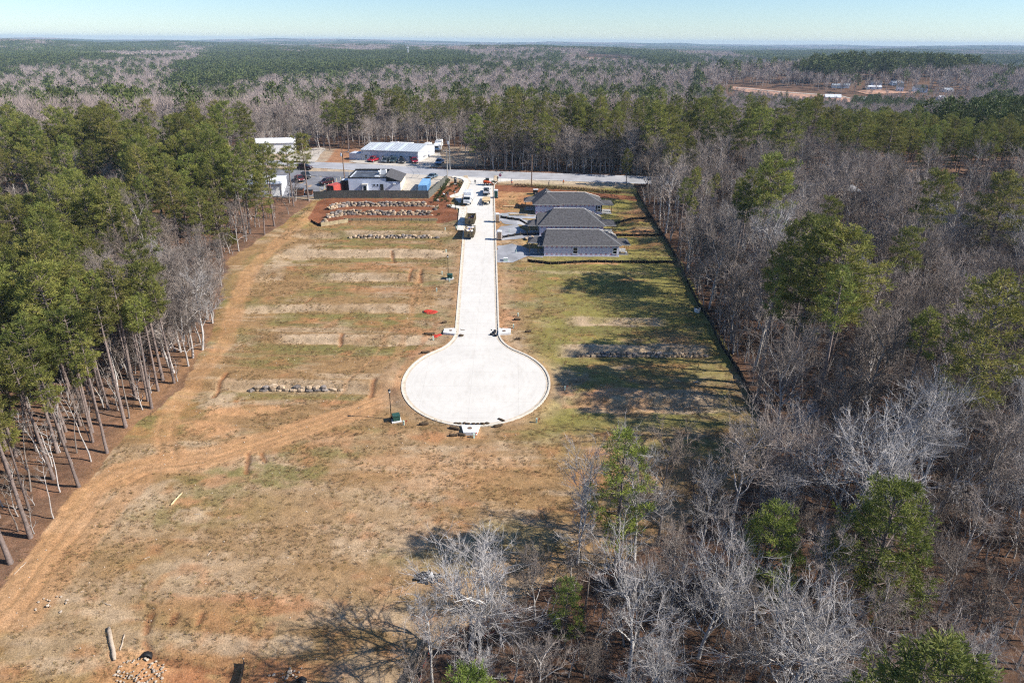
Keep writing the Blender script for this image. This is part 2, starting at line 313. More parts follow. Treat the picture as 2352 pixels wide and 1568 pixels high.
# named patches measured on the survey picture: x, y, half sizes in metres, colour, weight
for px, py, rx, ry, c, wgt in [(600, 1090, 9, 2.5, c_gr, .8), (480, 1170, 9, 3.5, c_gr, .55), (700, 1040, 8, 1.5, c_gr, .6), (900, 1010, 9, 2, c_br, .6), (330, 1140, 4, 3, c_st, .8), (450, 1180, 3, 1.6, c_st*1.1, .9), (620, 1250, 16, 3, c_br*.95, .7), (860, 1160, 12, 5, c_st, .55), (990, 1230, 8, 4, c_st*1.05, .5),
        (1000, 1080, 12, 5, c_tr*.95, .55), (700, 1180, 14, 4, c_br, .6), (420, 1330, 9, 3, c_st*.95, .55), (560, 1480, 9, 1.2, c_st, .8), (200, 1480, 8, 3, c_st*.95, .5), (1180, 1230, 6, 3, c_gr, .5), (1000, 1290, 9, 2, c_gr, .45), (760, 1330, 11, 3, c_br, .7), (560, 1390, 9, 1.6, c_cl, .55), (450, 1400, 5, 1.4, c_br, .7),
        (510, 920, 4.5, 2.6, c_st*1.05, .9), (560, 945, 6.5, 2.3, c_tr*1.1, .95), (480, 985, 4, 2.4, c_tr, .9), (640, 960, 9, 2.2, c_br*.9, .8), (480, 700, 4, 14, c_gr, .65), (600, 600, 4, 7, c_gr*1.02, .5), (620, 620, 3.5, 6, c_st*1.05, .85), (680, 585, 6, 3, c_st*1.05, .8), (600, 712, 3.5, 1.2, c_st*1.15, .9), (555, 787, 2.5, .9, c_st*1.15, .9), (560, 640, 5, 8, c_br, .5), (830, 700, 16, 3, c_br, .5),
        (860, 615, 12, 1.8, c_cl, .5), (700, 625, 8, 2, c_br*.95, .6), (900, 525, 15, 1.6, c_gr, .65), (850, 562, 13, 1.2, c_gr, .75), (920, 506, 15, 1.1, c_tr*.95, .5), (1010, 605, 5, 2, c_gr, .6), (880, 665, 12, 1.3, c_cl*.95, .4), (900, 600, 2.5, .8, c_cl, .9), (805, 690, 10, 2, c_br, .6), (960, 760, 6, 1.5, c_cl*1.05, .5), (985, 810, 5, 2.6, c_cl*1.1, .75), (945, 880, 5, 2, c_cl, .5),
        (1060, 1000, 4, 1.2, c_tr, .75), (970, 1000, 4, 1.2, c_cl, .5), (1165, 735, 2.6, 4, c_cl*1.15, .8), (1175, 790, 3, 4, c_st, .7), (1290, 905, 3, 3, c_st*.95, .6), (1290, 870, 4, 4, c_st*.9, .6), (1390, 905, 6, 1.8, c_cl*1.05, .7), (1420, 930, 9, 2, c_tr, .6), (1500, 905, 8, 1.4, c_st, .5), (1620, 860, 6, 4, c_gr*1.1, .75), (1560, 1030, 10, 2, c_gr*1.1, .7), (1600, 700, 8, 9, c_gr*1.1, .5),
        (1300, 620, 9, 2, c_gr, .6), (1400, 700, 14, 4, c_gr*1.05, .55), (1350, 760, 12, 2.5, c_gr, .55), (1170, 650, 4, 4, c_tr*.9, .6), (1170, 460, 6, 8, c_tr, .8), (1190, 470, 3, 4, c_gr*1.1, .5), (1330, 604, 13, .8, c_tr*1.05, .9), (1460, 560, 9, 2.2, c_cl*.8, .5), (1480, 500, 8, 6, c_cl*.75, .7), (1450, 535, 8, 3, c_cl*.9, .7), (1200, 560, 4, 2, c_br*1.1, .6),
        (1180, 590, 3, 1.5, c_cl, .5), (400, 1530, 6, 1.2, c_cl*.9, .95), (330, 1520, 5, 1.5, c_tr, .8), (620, 1540, 8, 1.6, c_cl*.8, .85), (480, 1555, 9, 1.5, c_cl*.85, .9), (840, 1540, 4, 2.5, c_st*.9, .6)]:
    cx, cyy = P(px, py); e = ((gx - cx)/rx)**2 + ((gy - cyy)/ry)**2 + (n3 - .5)*3.0 + (n5 - .5)*1.8
    lay(c, np.clip(1.25 - e, 0, 1)*wgt)
# dirt tracks
def track(pts, w, c, wgt, ruts=True):
    d = dline(gx, gy, W(pts)) + (n3 - .5)*1.6
    lay(c, (1 - sm(d, w*.55, w))*wgt)
    if ruts: lay(c_br*.9, np.exp(-((d - w*.30)/.28)**2)*.6*wgt)
track([(-60, 1460), (0, 1400), (120, 1250), (210, 1130), (270, 1085), (360, 1065), (480, 1050), (620, 1010), (740, 970), (830, 940), (890, 900)], 3.2, c_tr*1.02, .72)
track([(400, 1050), (372, 1000), (395, 940), (450, 870), (520, 780), (545, 690), (575, 620), (640, 555), (700, 500), (735, 470)], 2.2, c_tr, .55)
track([(60, 1420), (160, 1290), (240, 1180), (330, 1100)], 2.2, c_tr*.97, .6)
for l in ([(20, 1390), (150, 1215), (235, 1120), (330, 1075), (470, 1058)], [(60, 1395), (180, 1225), (255, 1130), (340, 1085), (470, 1066)], [(480, 1052), (620, 1008), (740, 968), (870, 905)], [(480, 1060), (625, 1018), (745, 977), (880, 915)], [(372, 1040), (360, 1000), (370, 960)], [(398, 1046), (388, 1005), (396, 965)], [(948, 705), (958, 640)], [(962, 705), (970, 640)], [(760, 920), (850, 830), (905, 750)]):
    d = dline(gx, gy, W(l)) + (n5 - .5)*.35; m = 1 - sm(d, .12, .42); lay(c_tr*1.08, m*.38); lay(c_br*.7, np.exp(-((d - .45)/.14)**2)*.3); gz = gz - .05*m
track([(880, 890), (905, 830), (935, 760), (950, 690), (958, 630)], 1.1, c_tr*.9, .45)
track([(905, 900), (915, 860), (960, 800), (1010, 740)], .8, c_cl*.9, .5, False)
for l in [[(570, 1040), (566, 1085)], [(600, 1040), (608, 1060)], [(490, 905), (520, 860)], [(335, 1450), (345, 1410)], [(395, 1430), (402, 1410)], [(455, 1430), (460, 1410)], [(330, 1470), (350, 1500), (520, 1530)], [(700, 700), (716, 685)], [(940, 640), (945, 620)], [(965, 645), (968, 620)], [(905, 600), (900, 580)], [(780, 790), (786, 770)], [(850, 905), (860, 875)]]:
    d = dline(gx, gy, W(l)) + (n5 - .5)*.4; m = 1 - sm(d, .12, .55); lay(c_cl*.62, m*.8); gz = gz - .28*m*(gy < 200)
# shoulders along the street and road, lot aprons
sd = np.abs(gx - street_c(gy)) - street_hw(gy)
lay(c_tr*.92, np.exp(-(sd/1.6)**2)*(gy > 91)*(gy < 222)*.55*(.6 + n3)); lay(c_st*.85, np.exp(-((sd - 2.5)/2)**2)*(gy > 90)*(gy < 170)*.4*(.4 + n3))
rdd = np.abs(gy - road_c(gx)); lay(np.array([.47, .37, .26]), (1 - sm(rdd, 6, 12))*(gy < 300)*(.7 + .5*n3)*(gx > -130))
MULCH = [W([(705, 500), (730, 462), (745, 458), (985, 461), (1030, 420), (1047, 416), (1064, 425), (1058, 442), (1036, 456), (1038, 473), (1052, 482), (1055, 505), (1002, 503), (1000, 497), (820, 496), (740, 513)]),
         W([(1135, 424), (1220, 429), (1330, 440), (1462, 452), (1466, 464), (1400, 456), (1300, 448), (1215, 442), (1137, 440)])]
for poly in MULCH: lay(c_mu*(1 + 0), inpoly(gx + (n5 - .5)*.8, gy + (n5 - .5)*.8, poly)*.95)
lay(c_cl*.9, inpoly(gx, gy, W([(1135, 440), (1215, 444), (1228, 470), (1150, 490), (1138, 500)]))*sm(n3, .3, .55)*.8)
# woodland floor
lit = (~infield)*1.0
dirtzone = inpoly(gx, gy, [(-92, 228), (-100, 262), (-78, 282), (-44, 276), (-56, 262), (-30, 285), (-14, 285), (-10, 240), (-30, 236), (-60, 238)]) | inpoly(gx, gy, [(-110, 205), (-58, 200), (-20, 214), (-20, 226), (-60, 234), (-110, 246)])
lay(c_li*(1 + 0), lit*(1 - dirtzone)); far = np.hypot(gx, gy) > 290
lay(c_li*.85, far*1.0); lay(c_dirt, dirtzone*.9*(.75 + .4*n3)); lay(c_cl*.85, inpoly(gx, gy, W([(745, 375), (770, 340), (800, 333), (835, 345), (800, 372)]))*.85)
lay(c_li*.5, lit*(1 - far)*(gx > -12)*(gy < 222)*.85); lay(c_li*1.35 + np.array([.05, .01, 0]), lit*(1 - far)*sm(n3, .45, .7)*.4*np.where(gx > 30, .5, 1)); lay(c_li*.55, lit*(1 - far)*sm(n2, .55, .75)*.5)  # first layer: right wood's litter darkened as painted tree shade; then random mottling
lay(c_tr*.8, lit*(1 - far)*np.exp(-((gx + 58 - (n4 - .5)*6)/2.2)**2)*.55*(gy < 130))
col = col*(.86 + .28*n5[:, None])
ny_, nx_ = GX.shape; idx = np.arange(nx_*ny_).reshape(ny_, nx_)
Fq = np.stack([idx[:-1, :-1], idx[:-1, 1:], idx[1:, 1:], idx[1:, :-1]], -1).reshape(-1, 4)
gm = bpy.data.materials.new('ground_mix'); gm.use_nodes = True; nt = gm.node_tree; b = nt.nodes['Principled BSDF']; b.inputs['Roughness'].default_value = .95; b.inputs['Specular IOR Level'].default_value = .1
at = nt.nodes.new('ShaderNodeAttribute'); at.attribute_name = 'soil'; tc = nt.nodes.new('ShaderNodeTexCoord')
def nz(scale, det, lo, hi, a, c):
    n = nt.nodes.new('ShaderNodeTexNoise'); n.inputs['Scale'].default_value = scale; n.inputs['Detail'].default_value = det; nt.links.new(tc.outputs['Object'], n.inputs[0])
    m = nt.nodes.new('ShaderNodeMapRange'); m.inputs[1].default_value = lo; m.inputs[2].default_value = hi; m.inputs[3].default_value = a; m.inputs[4].default_value = c; nt.links.new(n.outputs[0], m.inputs[0]); return n, m
nA, mA = nz(6.5, 9, .28, .72, .60, 1.42); nB, mB = nz(1.0, 10, .3, .7, .72, 1.30); nC, mC = nz(2.6, 8, .57, .70, 0, .28)
nB.inputs['Roughness'].default_value = .7; nC.inputs['Roughness'].default_value = .7
mul = nt.nodes.new('ShaderNodeMath'); mul.operation = 'MULTIPLY'; nt.links.new(mA.outputs[0], mul.inputs[0]); nt.links.new(mB.outputs[0], mul.inputs[1])
vm = nt.nodes.new('ShaderNodeVectorMath'); vm.operation = 'SCALE'; nt.links.new(at.outputs['Color'], vm.inputs[0]); nt.links.new(mul.outputs[0], vm.inputs['Scale'])
mx = nt.nodes.new('ShaderNodeMix'); mx.data_type = 'RGBA'; nt.links.new(mC.outputs[0], mx.inputs[0]); nt.links.new(vm.outputs[0], mx.inputs[6]); mx.inputs[7].default_value = (.42, .335, .22, 1)
nt.links.new(mx.outputs[2], b.inputs['Base Color'])
bp = nt.nodes.new('ShaderNodeBump'); bp.inputs['Strength'].default_value = .6; bp.inputs['Distance'].default_value = .07; nt.links.new(nA.outputs[0], bp.inputs['Height']); nt.links.new(bp.outputs[0], b.inputs['Normal'])
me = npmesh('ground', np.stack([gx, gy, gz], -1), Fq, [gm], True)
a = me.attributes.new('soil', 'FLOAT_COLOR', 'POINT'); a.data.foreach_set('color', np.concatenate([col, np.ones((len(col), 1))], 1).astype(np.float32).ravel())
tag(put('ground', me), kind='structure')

# ------------------------------------------------------------------ street, kerbs, roads
def surf_mat(name, c, joints=None, stain=.12, rough=.85, swirl=None):
    m = mat(name, c, rough, stain, .25, bump=.15, bscale=20); nt = m.node_tree; b = nt.nodes['Principled BSDF']; src = b.inputs['Base Color'].links[0].from_socket
    tc = nt.nodes['Texture Coordinate']; sx = nt.nodes.new('ShaderNodeSeparateXYZ'); nt.links.new(tc.outputs['Object'], sx.inputs[0])
    n = nt.nodes.new('ShaderNodeTexNoise'); n.inputs['Scale'].default_value = 1.3; n.inputs['Detail'].default_value = 8; mp = nt.nodes.new('ShaderNodeMapping'); mp.inputs['Scale'].default_value = (1, .35, 1)
    nt.links.new(tc.outputs['Object'], mp.inputs[0]); nt.links.new(mp.outputs[0], n.inputs[0]); r = ramp(nt, [(.30, (.62, .58, .53)), (.50, (1, 1, 1))]); nt.links.new(n.outputs[0], r.inputs[0])
    mm = nt.nodes.new('ShaderNodeMix'); mm.data_type = 'RGBA'; mm.blend_type = 'MULTIPLY'; mm.inputs[0].default_value = .2; nt.links.new(src, mm.inputs[6]); nt.links.new(r.outputs[0], mm.inputs[7]); out = mm.outputs[2]
    if swirl:
        l = nt.nodes.new('ShaderNodeVectorMath'); l.operation = 'DISTANCE'; l.inputs[1].default_value = (swirl[0], swirl[1], swirl[2]); nt.links.new(tc.outputs['Object'], l.inputs[0])
        q = nt.nodes.new('ShaderNodeTexNoise'); q.noise_dimensions = '1D'; q.inputs['Scale'].default_value = 1.6; q.inputs['Detail'].default_value = 5; nt.links.new(l.outputs['Value'], q.inputs['W'])
        r3 = ramp(nt, [(.3, (.84, .84, .84)), (.55, (1, 1, 1))]); nt.links.new(q.outputs[0], r3.inputs[0])
        m4 = nt.nodes.new('ShaderNodeMix'); m4.data_type = 'RGBA'; m4.blend_type = 'MULTIPLY'; m4.inputs[0].default_value = .2; nt.links.new(out, m4.inputs[6]); nt.links.new(r3.outputs[0], m4.inputs[7]); out = m4.outputs[2]
    if joints:
        for ax, per, off in joints:
            w1 = nt.nodes.new('ShaderNodeMath'); w1.operation = 'PINGPONG'; w1.inputs[1].default_value = per; ad = nt.nodes.new('ShaderNodeMath'); ad.operation = 'ADD'; ad.inputs[1].default_value = off
            nt.links.new(sx.outputs[ax], ad.inputs[0]); nt.links.new(ad.outputs[0], w1.inputs[0]); lt = nt.nodes.new('ShaderNodeMath'); lt.operation = 'LESS_THAN'; lt.inputs[1].default_value = .03; nt.links.new(w1.outputs[0], lt.inputs[0])
            m3 = nt.nodes.new('ShaderNodeMath'); m3.operation = 'MULTIPLY'; m3.inputs[1].default_value = .2; nt.links.new(lt.outputs[0], m3.inputs[0])
            m2 = nt.nodes.new('ShaderNodeMix'); m2.data_type = 'RGBA'; nt.links.new(m3.outputs[0], m2.inputs[0]); nt.links.new(out, m2.inputs[6]); m2.inputs[7].default_value = (.2, .18, .15, 1); out = m2.outputs[2]
    nt.links.new(out, b.inputs['Base Color']); MT[name] = m
surf_mat('concrete_street', (.66, .622, .56), [(1, 2.25, .4), (0, 4.02, 6.9)], .05, swirl=(SCX, SCY, 11.5)); surf_mat('asphalt_pale', (.37, .365, .375), None, .16); surf_mat('asphalt_lot', (.20, .20, .215), None, .18); surf_mat('gravel', (.31, .31, .325), None, .30)
surf_mat('pale_lot', (.52, .46, .385), None, .12); surf_mat('clay_cut', (.46, .26, .17), None, .3); surf_mat('sidewalk', (.74, .68, .58), None, .07)
# left edge of the street north of the bays
LE = [(-13.05, 186.0)] + [S(a, b_) for a, b_ in [(1398, 622), (1368, 619), (1352, 609), (1351, 596), (1368, 591), (1392, 582), (1401, 566), (1410, 546), (1403, 537), (1386, 532), (1362, 529)]]
LE[0] = (float(street_c(LE[1][1] - 1) - 4), LE[1][1] - 1)
RE_ = [(float(street_c(212) + 4), 212), (float(street_c(216) + 4.2), 216.2), (float(street_c(219) + 5.2), 219), (0.2, 220.8), (5.5, 221.4), (14, 221.0)]
ys = np.concatenate([SCY - SR*np.cos(np.linspace(0.02, 1.2, 24)), np.arange(SCY - SR*math.cos(1.2) + .5, LE[0][1], .6)])
left = [(float(street_c(y) if y > 108 else SCX) - float(street_hw(y)), float(y)) for y in ys]; right = [(float(street_c(y) if y > 108 else SCX) + float(street_hw(y)), float(y)) for y in ys]
for l in (left, right):
    for i, (x, y) in enumerate(l):
        t = float(sm(y, 106, 118)); c = SCX*(1 - t) + float(street_c(y))*t; l[i] = (c + (x - (float(street_c(y)) if y > 108 else SCX)), y)
lpath = left + LE; rpath = right + RE_
spoly = lpath[::1] + [(LE[-1][0] - 3, LE[-1][1] + .6)] + [(x, float(road_c(x)) - 3.6) for x in (-20, -8, 5, 15)] + rpath[::-1]
so_ = drape('street', spoly, 'concrete_street', .045, 1.5, conform=False)
def sweep(name, path, prof, material, flip=1):
    """profile [(offset to the outside, z)] swept along an open path on the street plane"""
    V = []; F = []; n = len(prof)
    for i, (x, y) in enumerate(path):
        x0, y0 = path[max(i-1, 0)]; x1, y1 = path[min(i+1, len(path)-1)]; L = math.hypot(x1 - x0, y1 - y0) + 1e-9; nx, ny = -(y1 - y0)/L*flip, (x1 - x0)/L*flip
        for o, z in prof: X, Y = x + nx*o, y + ny*o; V.append((X, Y, float(base(Y)) + z))
    for i in range(len(path)-1):
        for k in range(n-1): F.append((i*n + k, i*n + k + 1, (i+1)*n + k + 1, (i+1)*n + k))
    mb = MB(); mb.add(V, F); return mb.build(name, material)
full = lpath[::-1] + rpath[1:]
full = [p for i, p in enumerate(full) if i == 0 or math.hypot(p[0] - full[i-1][0], p[1] - full[i-1][1]) > .25]
tag(sweep('kerb', full, [(0.0, -.1), (0.02, .19), (.17, .20), (.34, .20), (.36, -.25)], 'concrete_kerb', -1), kind='structure')
tag(sweep('gutter', full, [(-.42, .053), (-.2, .056), (0, .06)], 'gutter', -1), kind='structure')
lw = [p for p in LE if p[1] > 203 or True]
tag(sweep('sidewalk', [(float(street_c(y)) - 4, float(y)) for y in np.arange(176, LE[0][1], .8)] + LE, [(.34, .1), (.36, .21), (1.9, .22), (1.92, -.1)], 'sidewalk', 1), kind='structure')
rx = np.arange(-240, 110, 2.0)
tag(drape('main_road', [(float(x), float(road_c(x)) - 4.3) for x in rx] + [(float(x), float(road_c(x)) + 4.3) for x in rx[::-1]], 'asphalt_pale', .05, 3.0, conform=False), kind='structure')
mb = MB()
for off in (-3.9, 3.9):
    for i in range(len(rx)-1):
        if rx[i] < -140 or (off < 0 and -24 < rx[i] < 6): continue
        q = []
        for x, dd in ((rx[i], -.09), (rx[i+1], -.09), (rx[i+1], .09), (rx[i], .09)): y = float(road_c(x)) + off + dd; q.append((float(x), y, float(base(y)) + .056))
        mb.add(q, [(0, 1, 2, 3)])
tag(mb.build('road_markings', 'white_metal'), kind='structure')
drape('parking_lot', W([(630, 455), (724, 452), (724, 446), (742, 438), (770, 425), (800, 408), (845, 396), (720, 393), (600, 384), (560, 400)]), 'asphalt_lot', .06, 2.0)
drape('side_lot', W([(930, 442), (960, 442), (1028, 410), (1000, 400), (900, 398), (880, 402)]), 'pale_lot', .05, 2.0)
drape('gravel_lot', W([(800, 369), (830, 364), (960, 371), (990, 352), (1010, 350), (1020, 376), (980, 386), (900, 381), (820, 375)]), 'pale_lot', .07, 2.0)
drape('upper_lot', W([(650, 376), (640, 362), (670, 352), (700, 338), (740, 335), (748, 340), (735, 352), (730, 362), (722, 374)]), 'pale_lot', .07, 2.0)
GR = [[(1137, 503), (1150, 490), (1180, 488), (1238, 496), (1236, 508), (1190, 516), (1160, 515)], [(1138, 530), (1150, 520), (1185, 516), (1205, 528), (1240, 540), (1240, 546), (1200, 548), (1150, 552), (1139, 556)],
      [(1140, 590), (1142, 566), (1175, 560), (1205, 566), (1248, 585), (1248, 594), (1210, 590), (1180, 602), (1142, 604)]]
for g in GR: drape('gravel_drive', W(g), 'gravel', .05, 1.0, jag=.35)
for g in ([(1678, 201), (1790, 212), (1930, 224), (1990, 238), (1890, 236), (1760, 222), (1680, 208)],): drape('clay_clearing', W(g), 'clay_cut', 1.0, 8)
drape('haul_road', W([(1690, 204), (1800, 214.5), (1935, 223.5), (1990, 237), (1994, 238.5), (1932, 225), (1800, 216), (1690, 205.2)]), 'pale_lot', 1.3, 8)
drape('sand_bank', W([(1165, 236), (1190, 228), (1240, 222), (1300, 221), (1240, 226), (1195, 234)]), 'pale_lot', .6, 8)
drape('clay_clearing', W([(1300, 140), (1340, 133), (1450, 138), (1500, 150), (1440, 148), (1350, 146)]), 'clay_cut', 1.0, 30)
for g in ([(1965, 212), (2010, 208), (2060, 211), (2120, 214), (2060, 217), (1990, 218)],): drape('village_ground', W(g), 'clay_cut', .8, 10)
# ------------------------------------------------------------------ trees
def blades(cen, dirs, nb, ln, wd, rng, up=.25, spread=.8, jit=.12):
    N = len(cen); c = np.repeat(cen, nb, 0) + rng.normal(0, jit, (N*nb, 3)); d = np.repeat(dirs, nb, 0)*.7 + rng.normal(0, spread*.6, (N*nb, 3)); d[:, 2] += up
    d /= np.linalg.norm(d, axis=1, keepdims=True) + 1e-9; s = np.cross(d, rng.normal(0, 1, (N*nb, 3))); s /= np.linalg.norm(s, axis=1, keepdims=True) + 1e-9
    L = ln*rng.uniform(.7, 1.25, (N*nb, 1)); w = wd*rng.uniform(.7, 1.2, (N*nb, 1))
    V = np.empty((N*nb, 3, 3)); V[:, 0] = c - s*w*.35; V[:, 1] = c + d*L*.55 + s*w; V[:, 2] = c + d*L - s*w*.3
    return V.reshape(-1, 3), np.arange(N*nb*3).reshape(-1, 3)
class TB:
    """triangle soup for branches: tapered 3..6 sided tubes"""
    def __init__(s): s.V = []; s.F = []; s.n = 0
    def tube(s, pts, rs, k):
        pts = np.asarray(pts); m = len(pts); ang = np.arange(k)*2*math.pi/k
        d = np.gradient(pts, axis=0); d /= np.linalg.norm(d, axis=1, keepdims=True) + 1e-9
        ref = np.array([0, 0, 1.]) if abs(d[0, 2]) < .9 else np.array([1., 0, 0]); a = np.cross(d, ref); a /= np.linalg.norm(a, axis=1, keepdims=True) + 1e-9; b = np.cross(d, a)
        ring = pts[:, None, :] + (a[:, None, :]*np.cos(ang)[None, :, None] + b[:, None, :]*np.sin(ang)[None, :, None])*np.asarray(rs)[:, None, None]
        s.V.append(ring.reshape(-1, 3)); i = np.arange(m-1)[:, None]*k; j = np.arange(k)[None]; j2 = (j + 1) % k
        q0, q1, q2, q3 = i + j, i + j2, i + k + j2, i + k + j
        s.F.append(np.concatenate([np.stack([q0, q1, q2], -1).reshape(-1, 3), np.stack([q0, q2, q3], -1).reshape(-1, 3)]) + s.n); s.n += m*k
    def tri(s, V): s.V.append(V); s.F.append(np.arange(len(V)).reshape(-1, 3) + s.n); s.n += len(V)
    def get(s): return np.concatenate(s.V), np.concatenate(s.F)
def unit(v): return v/(np.linalg.norm(v) + 1e-9)
def grow(rng, p, d, L, n, wob, up):
    pts = [p]; d = unit(d)
    for _ in range(n): d = unit(d + rng.normal(0, wob, 3) + np.array([0, 0, up])); pts.append(pts[-1] + d*L/n)
    return np.array(pts), d
def make_pine(seed, Ht, cf, R, nbr, ntuft, nb, ln, wd, stubs=8, k=6, top=.55, sparse=1.0, nm_='needle'):
    rng = np.random.default_rng(seed); T = TB(); z0 = Ht*(1 - cf); pts = [np.zeros(3)]; lean = rng.normal(0, .012, 2)
    nseg = 9
    for i in range(1, nseg + 1): q = pts[-1] + np.array([lean[0] + rng.normal(0, .012), lean[1] + rng.normal(0, .012), 1.0])*Ht/nseg; q[2] = Ht*i/nseg*.985; pts.append(q)
    pts = np.array(pts); r0 = Ht*.0105 + .04; T.tube(pts, r0*np.interp(np.linspace(0, 1, nseg + 1), [0, .06, .6, 1], [1.25, 1, .62, .1]), k)
    at = lambda z: np.array([np.interp(z, pts[:, 2], pts[:, 0]), np.interp(z, pts[:, 2], pts[:, 1]), z])
    for _ in range(stubs):
        z = rng.uniform(.25, .98)*z0; a = rng.uniform(0, 6.28); q, _d = grow(rng, at(z), np.array([math.cos(a), math.sin(a), rng.uniform(-.1, .4)]), rng.uniform(.6, 2.4), 3, .15, 0); T.tube(q, [.045, .035, .02, .008], 3)
    cen = []; dr = []
    for i in range(nbr):
        u = (i + rng.uniform(0, 1))/nbr; z = z0 + (Ht - z0)*(u**.9)*.97; a = i*2.399 + rng.uniform(-.5, .5)
        env = (np.interp(u, [0, .15, .4, top + .1, .85, 1], [.55, .85, 1, .86, .52, .14]))*rng.uniform(.6, 1.15); L = R*env
        el = np.interp(u, [0, .4, .8, 1], [-.08, .18, .5, 1.1]) + rng.normal(0, .12)
        q, d = grow(rng, at(z), np.array([math.cos(a), math.sin(a), el]), L, 5, .1, .05); T.tube(q, np.linspace(.035 + .012*L, .012, 6), 3)
        m = max(2, int(ntuft*env*sparse)); tt = np.sqrt(rng.uniform(.12, 1, m))
        pos = np.stack([np.interp(tt, np.linspace(0, 1, 6), q[:, c]) for c in range(3)], -1); side = np.array([-math.sin(a), math.cos(a), 0])
        off = rng.normal(0, .24, m)*L*(1.15 - .5*tt); pos2 = pos + side*off[:, None] + np.array([0, 0, 1])*rng.uniform(-.15, .35, m)[:, None]*(L*.22)
        for j in range(0, m, 2): T.tube(np.array([pos[j], pos2[j]]), [.022, .01], 3)
        dd = np.array([math.cos(a), math.sin(a), .35]) + side*np.sign(off)[:, None]*.5; cen.append(pos2); dr.append(dd/np.linalg.norm(dd, axis=1, keepdims=True))
    cen.append(at(Ht)[None]); dr.append(np.array([[0, 0, 1.]]))
    V, F = blades(np.concatenate(cen), np.concatenate(dr), nb, ln, wd, rng, .25, 1.25, ln*.3)
    tv, tf = T.get(); return npmesh('trunk', tv, tf, ['bark_pine'], True), npmesh('crown', V, F, [nm_])
def make_bare(seed, Ht, spread, clear=.3, nlimb=8, tw=1.0, k=5, fork=True, wdt=.016, levels=4, rk=1.0):
    rng = np.random.default_rng(seed); T = TB(); K = TB(); nseg = 8; pts, d = grow(rng, np.zeros(3), np.array([rng.normal(0, .05), rng.normal(0, .05), 1.]), Ht*(.62 if fork else .92), nseg, .06, .03)
    r0 = (Ht*.0125 + .05)*rk; rt = r0*np.linspace(1.15, .42 if fork else .1, nseg + 1); T.tube(pts, rt, k); tris = []
    def twigs(p0, d0, L, n):
        c = p0 + rng.normal(0, .05, (n, 3)); dd = d0 + rng.normal(0, .55, (n, 3)); dd[:, 2] += .25; dd /= np.linalg.norm(dd, axis=1, keepdims=True)
        s = np.cross(dd, rng.normal(0, 1, (n, 3))); s /= np.linalg.norm(s, axis=1, keepdims=True); l = L*rng.uniform(.5, 1.2, (n, 1)); V = np.empty((n, 3, 3)); V[:, 0] = c - s*wdt; V[:, 1] = c + s*wdt; V[:, 2] = c + dd*l; tris.append(V.reshape(-1, 3))
    def sub(p, d, L, r, lev):
        q, d2 = grow(rng, p, d, L, 4, .16, .07)
        if lev == 1: T.tube(q, np.linspace(r, r*.35, 5), 4)
        else: K.tube(q[::2] if lev >= 3 else q, np.linspace(r, r*.35, 3 if lev >= 3 else 5), 3)
        if lev >= levels - 1:
            for t in (.35, .6, .8, 1): i = int(t*4); twigs(q[i], d2, L*.75, max(1, int(3*tw)))
            return
        n = {1: 7, 2: 5, 3: 3}[lev]
        for j in range(n):
            t = rng.uniform(.25, 1) if j else 1.0; i = min(3, int(t*4)); pp = q[i] + (q[i+1] - q[i])*(t*4 - i if t < 1 else 1); bd = unit(q[i+1] - q[i]); pr = unit(np.cross(bd, rng.normal(0, 1, 3)))
            sub(pp, bd*.75 + pr*.65, L*rng.uniform(.42, .68), r*(.62 - .2*t) + .006, lev + 1)
    for i in range(nlimb):
        t = clear + (1 - clear)*((i + rng.uniform(0, .7))/nlimb); t = min(t, 1); p = np.array([np.interp(t, np.linspace(0, 1, nseg + 1), pts[:, c]) for c in range(3)]); a = i*2.399 + rng.uniform(-.5, .5)
        el = rng.uniform(.55, 1.3) + t*.5; L = Ht*rng.uniform(.26, .40)*spread*(1.15 - .35*t); sub(p, np.array([math.cos(a), math.sin(a), el]), L, r0*(.55 - .2*t), 1)
    if fork:
        for i in range(3): a = i*2.1 + rng.uniform(0, 1); sub(pts[-1], np.array([math.cos(a)*.5, math.sin(a)*.5, 1.]), Ht*.38, r0*.4, 1)
    K.tri(np.concatenate(tris)); tv, tf = T.get(); kv, kf = K.get()
    zmax = max(tv[:, 2].max(), kv[:, 2].max()); f = Ht/zmax; tv = tv*f; kv = kv*f
    return npmesh('trunk', tv, tf, ['bark_pale'], True), npmesh('crown', kv, kf, ['twig'])
def joined(name, a, b):
    """one mesh with both materials, for the wood stuff"""
    vs = []; fs = []; mi = []; o = 0
    for k, m in enumerate((a, b)):
        v = np.empty(len(m.vertices)*3, np.float32); m.vertices.foreach_get('co', v); f = np.empty(len(m.loops), np.int32); m.loops.foreach_get('vertex_index', f)
        vs.append(v.reshape(-1, 3)); fs.append(f.reshape(-1, 3) + o); mi.append(np.full(len(f)//3, k, np.int32)); o += len(v)//3
    me = npmesh(name, np.concatenate(vs), np.concatenate(fs), [a.materials[0], b.materials[0]]); me.polygons.foreach_set('material_index', np.concatenate(mi)); return me
PINE = [make_pine(100 + i, Ht, cf, R, nbr, 15, 17, .52, .078, top=tp) for i, (Ht, cf, R, nbr, tp) in enumerate([(25, .5, 4.6, 50, .6), (24, .44, 4.1, 44, .66), (26, .58, 5.0, 58, .5), (22, .66, 4.6, 60, .42)])] + [make_pine(110, 22, .34, 2.4, 26, 11, 15, .5, .075, stubs=14, top=.5), make_pine(111, 20, .3, 2.0, 20, 10, 15, .5, .075, stubs=16, top=.5)]
YPINE = [make_pine(140 + i, Ht, cf, R, nbr, 12, 22, .40, .05, 4, top=.4, sparse=s, nm_='needle_young') for i, (Ht, cf, R, nbr, s) in enumerate([(14, .8, 3.3, 54, .8), (12, .88, 4.0, 66, 1.25)])]
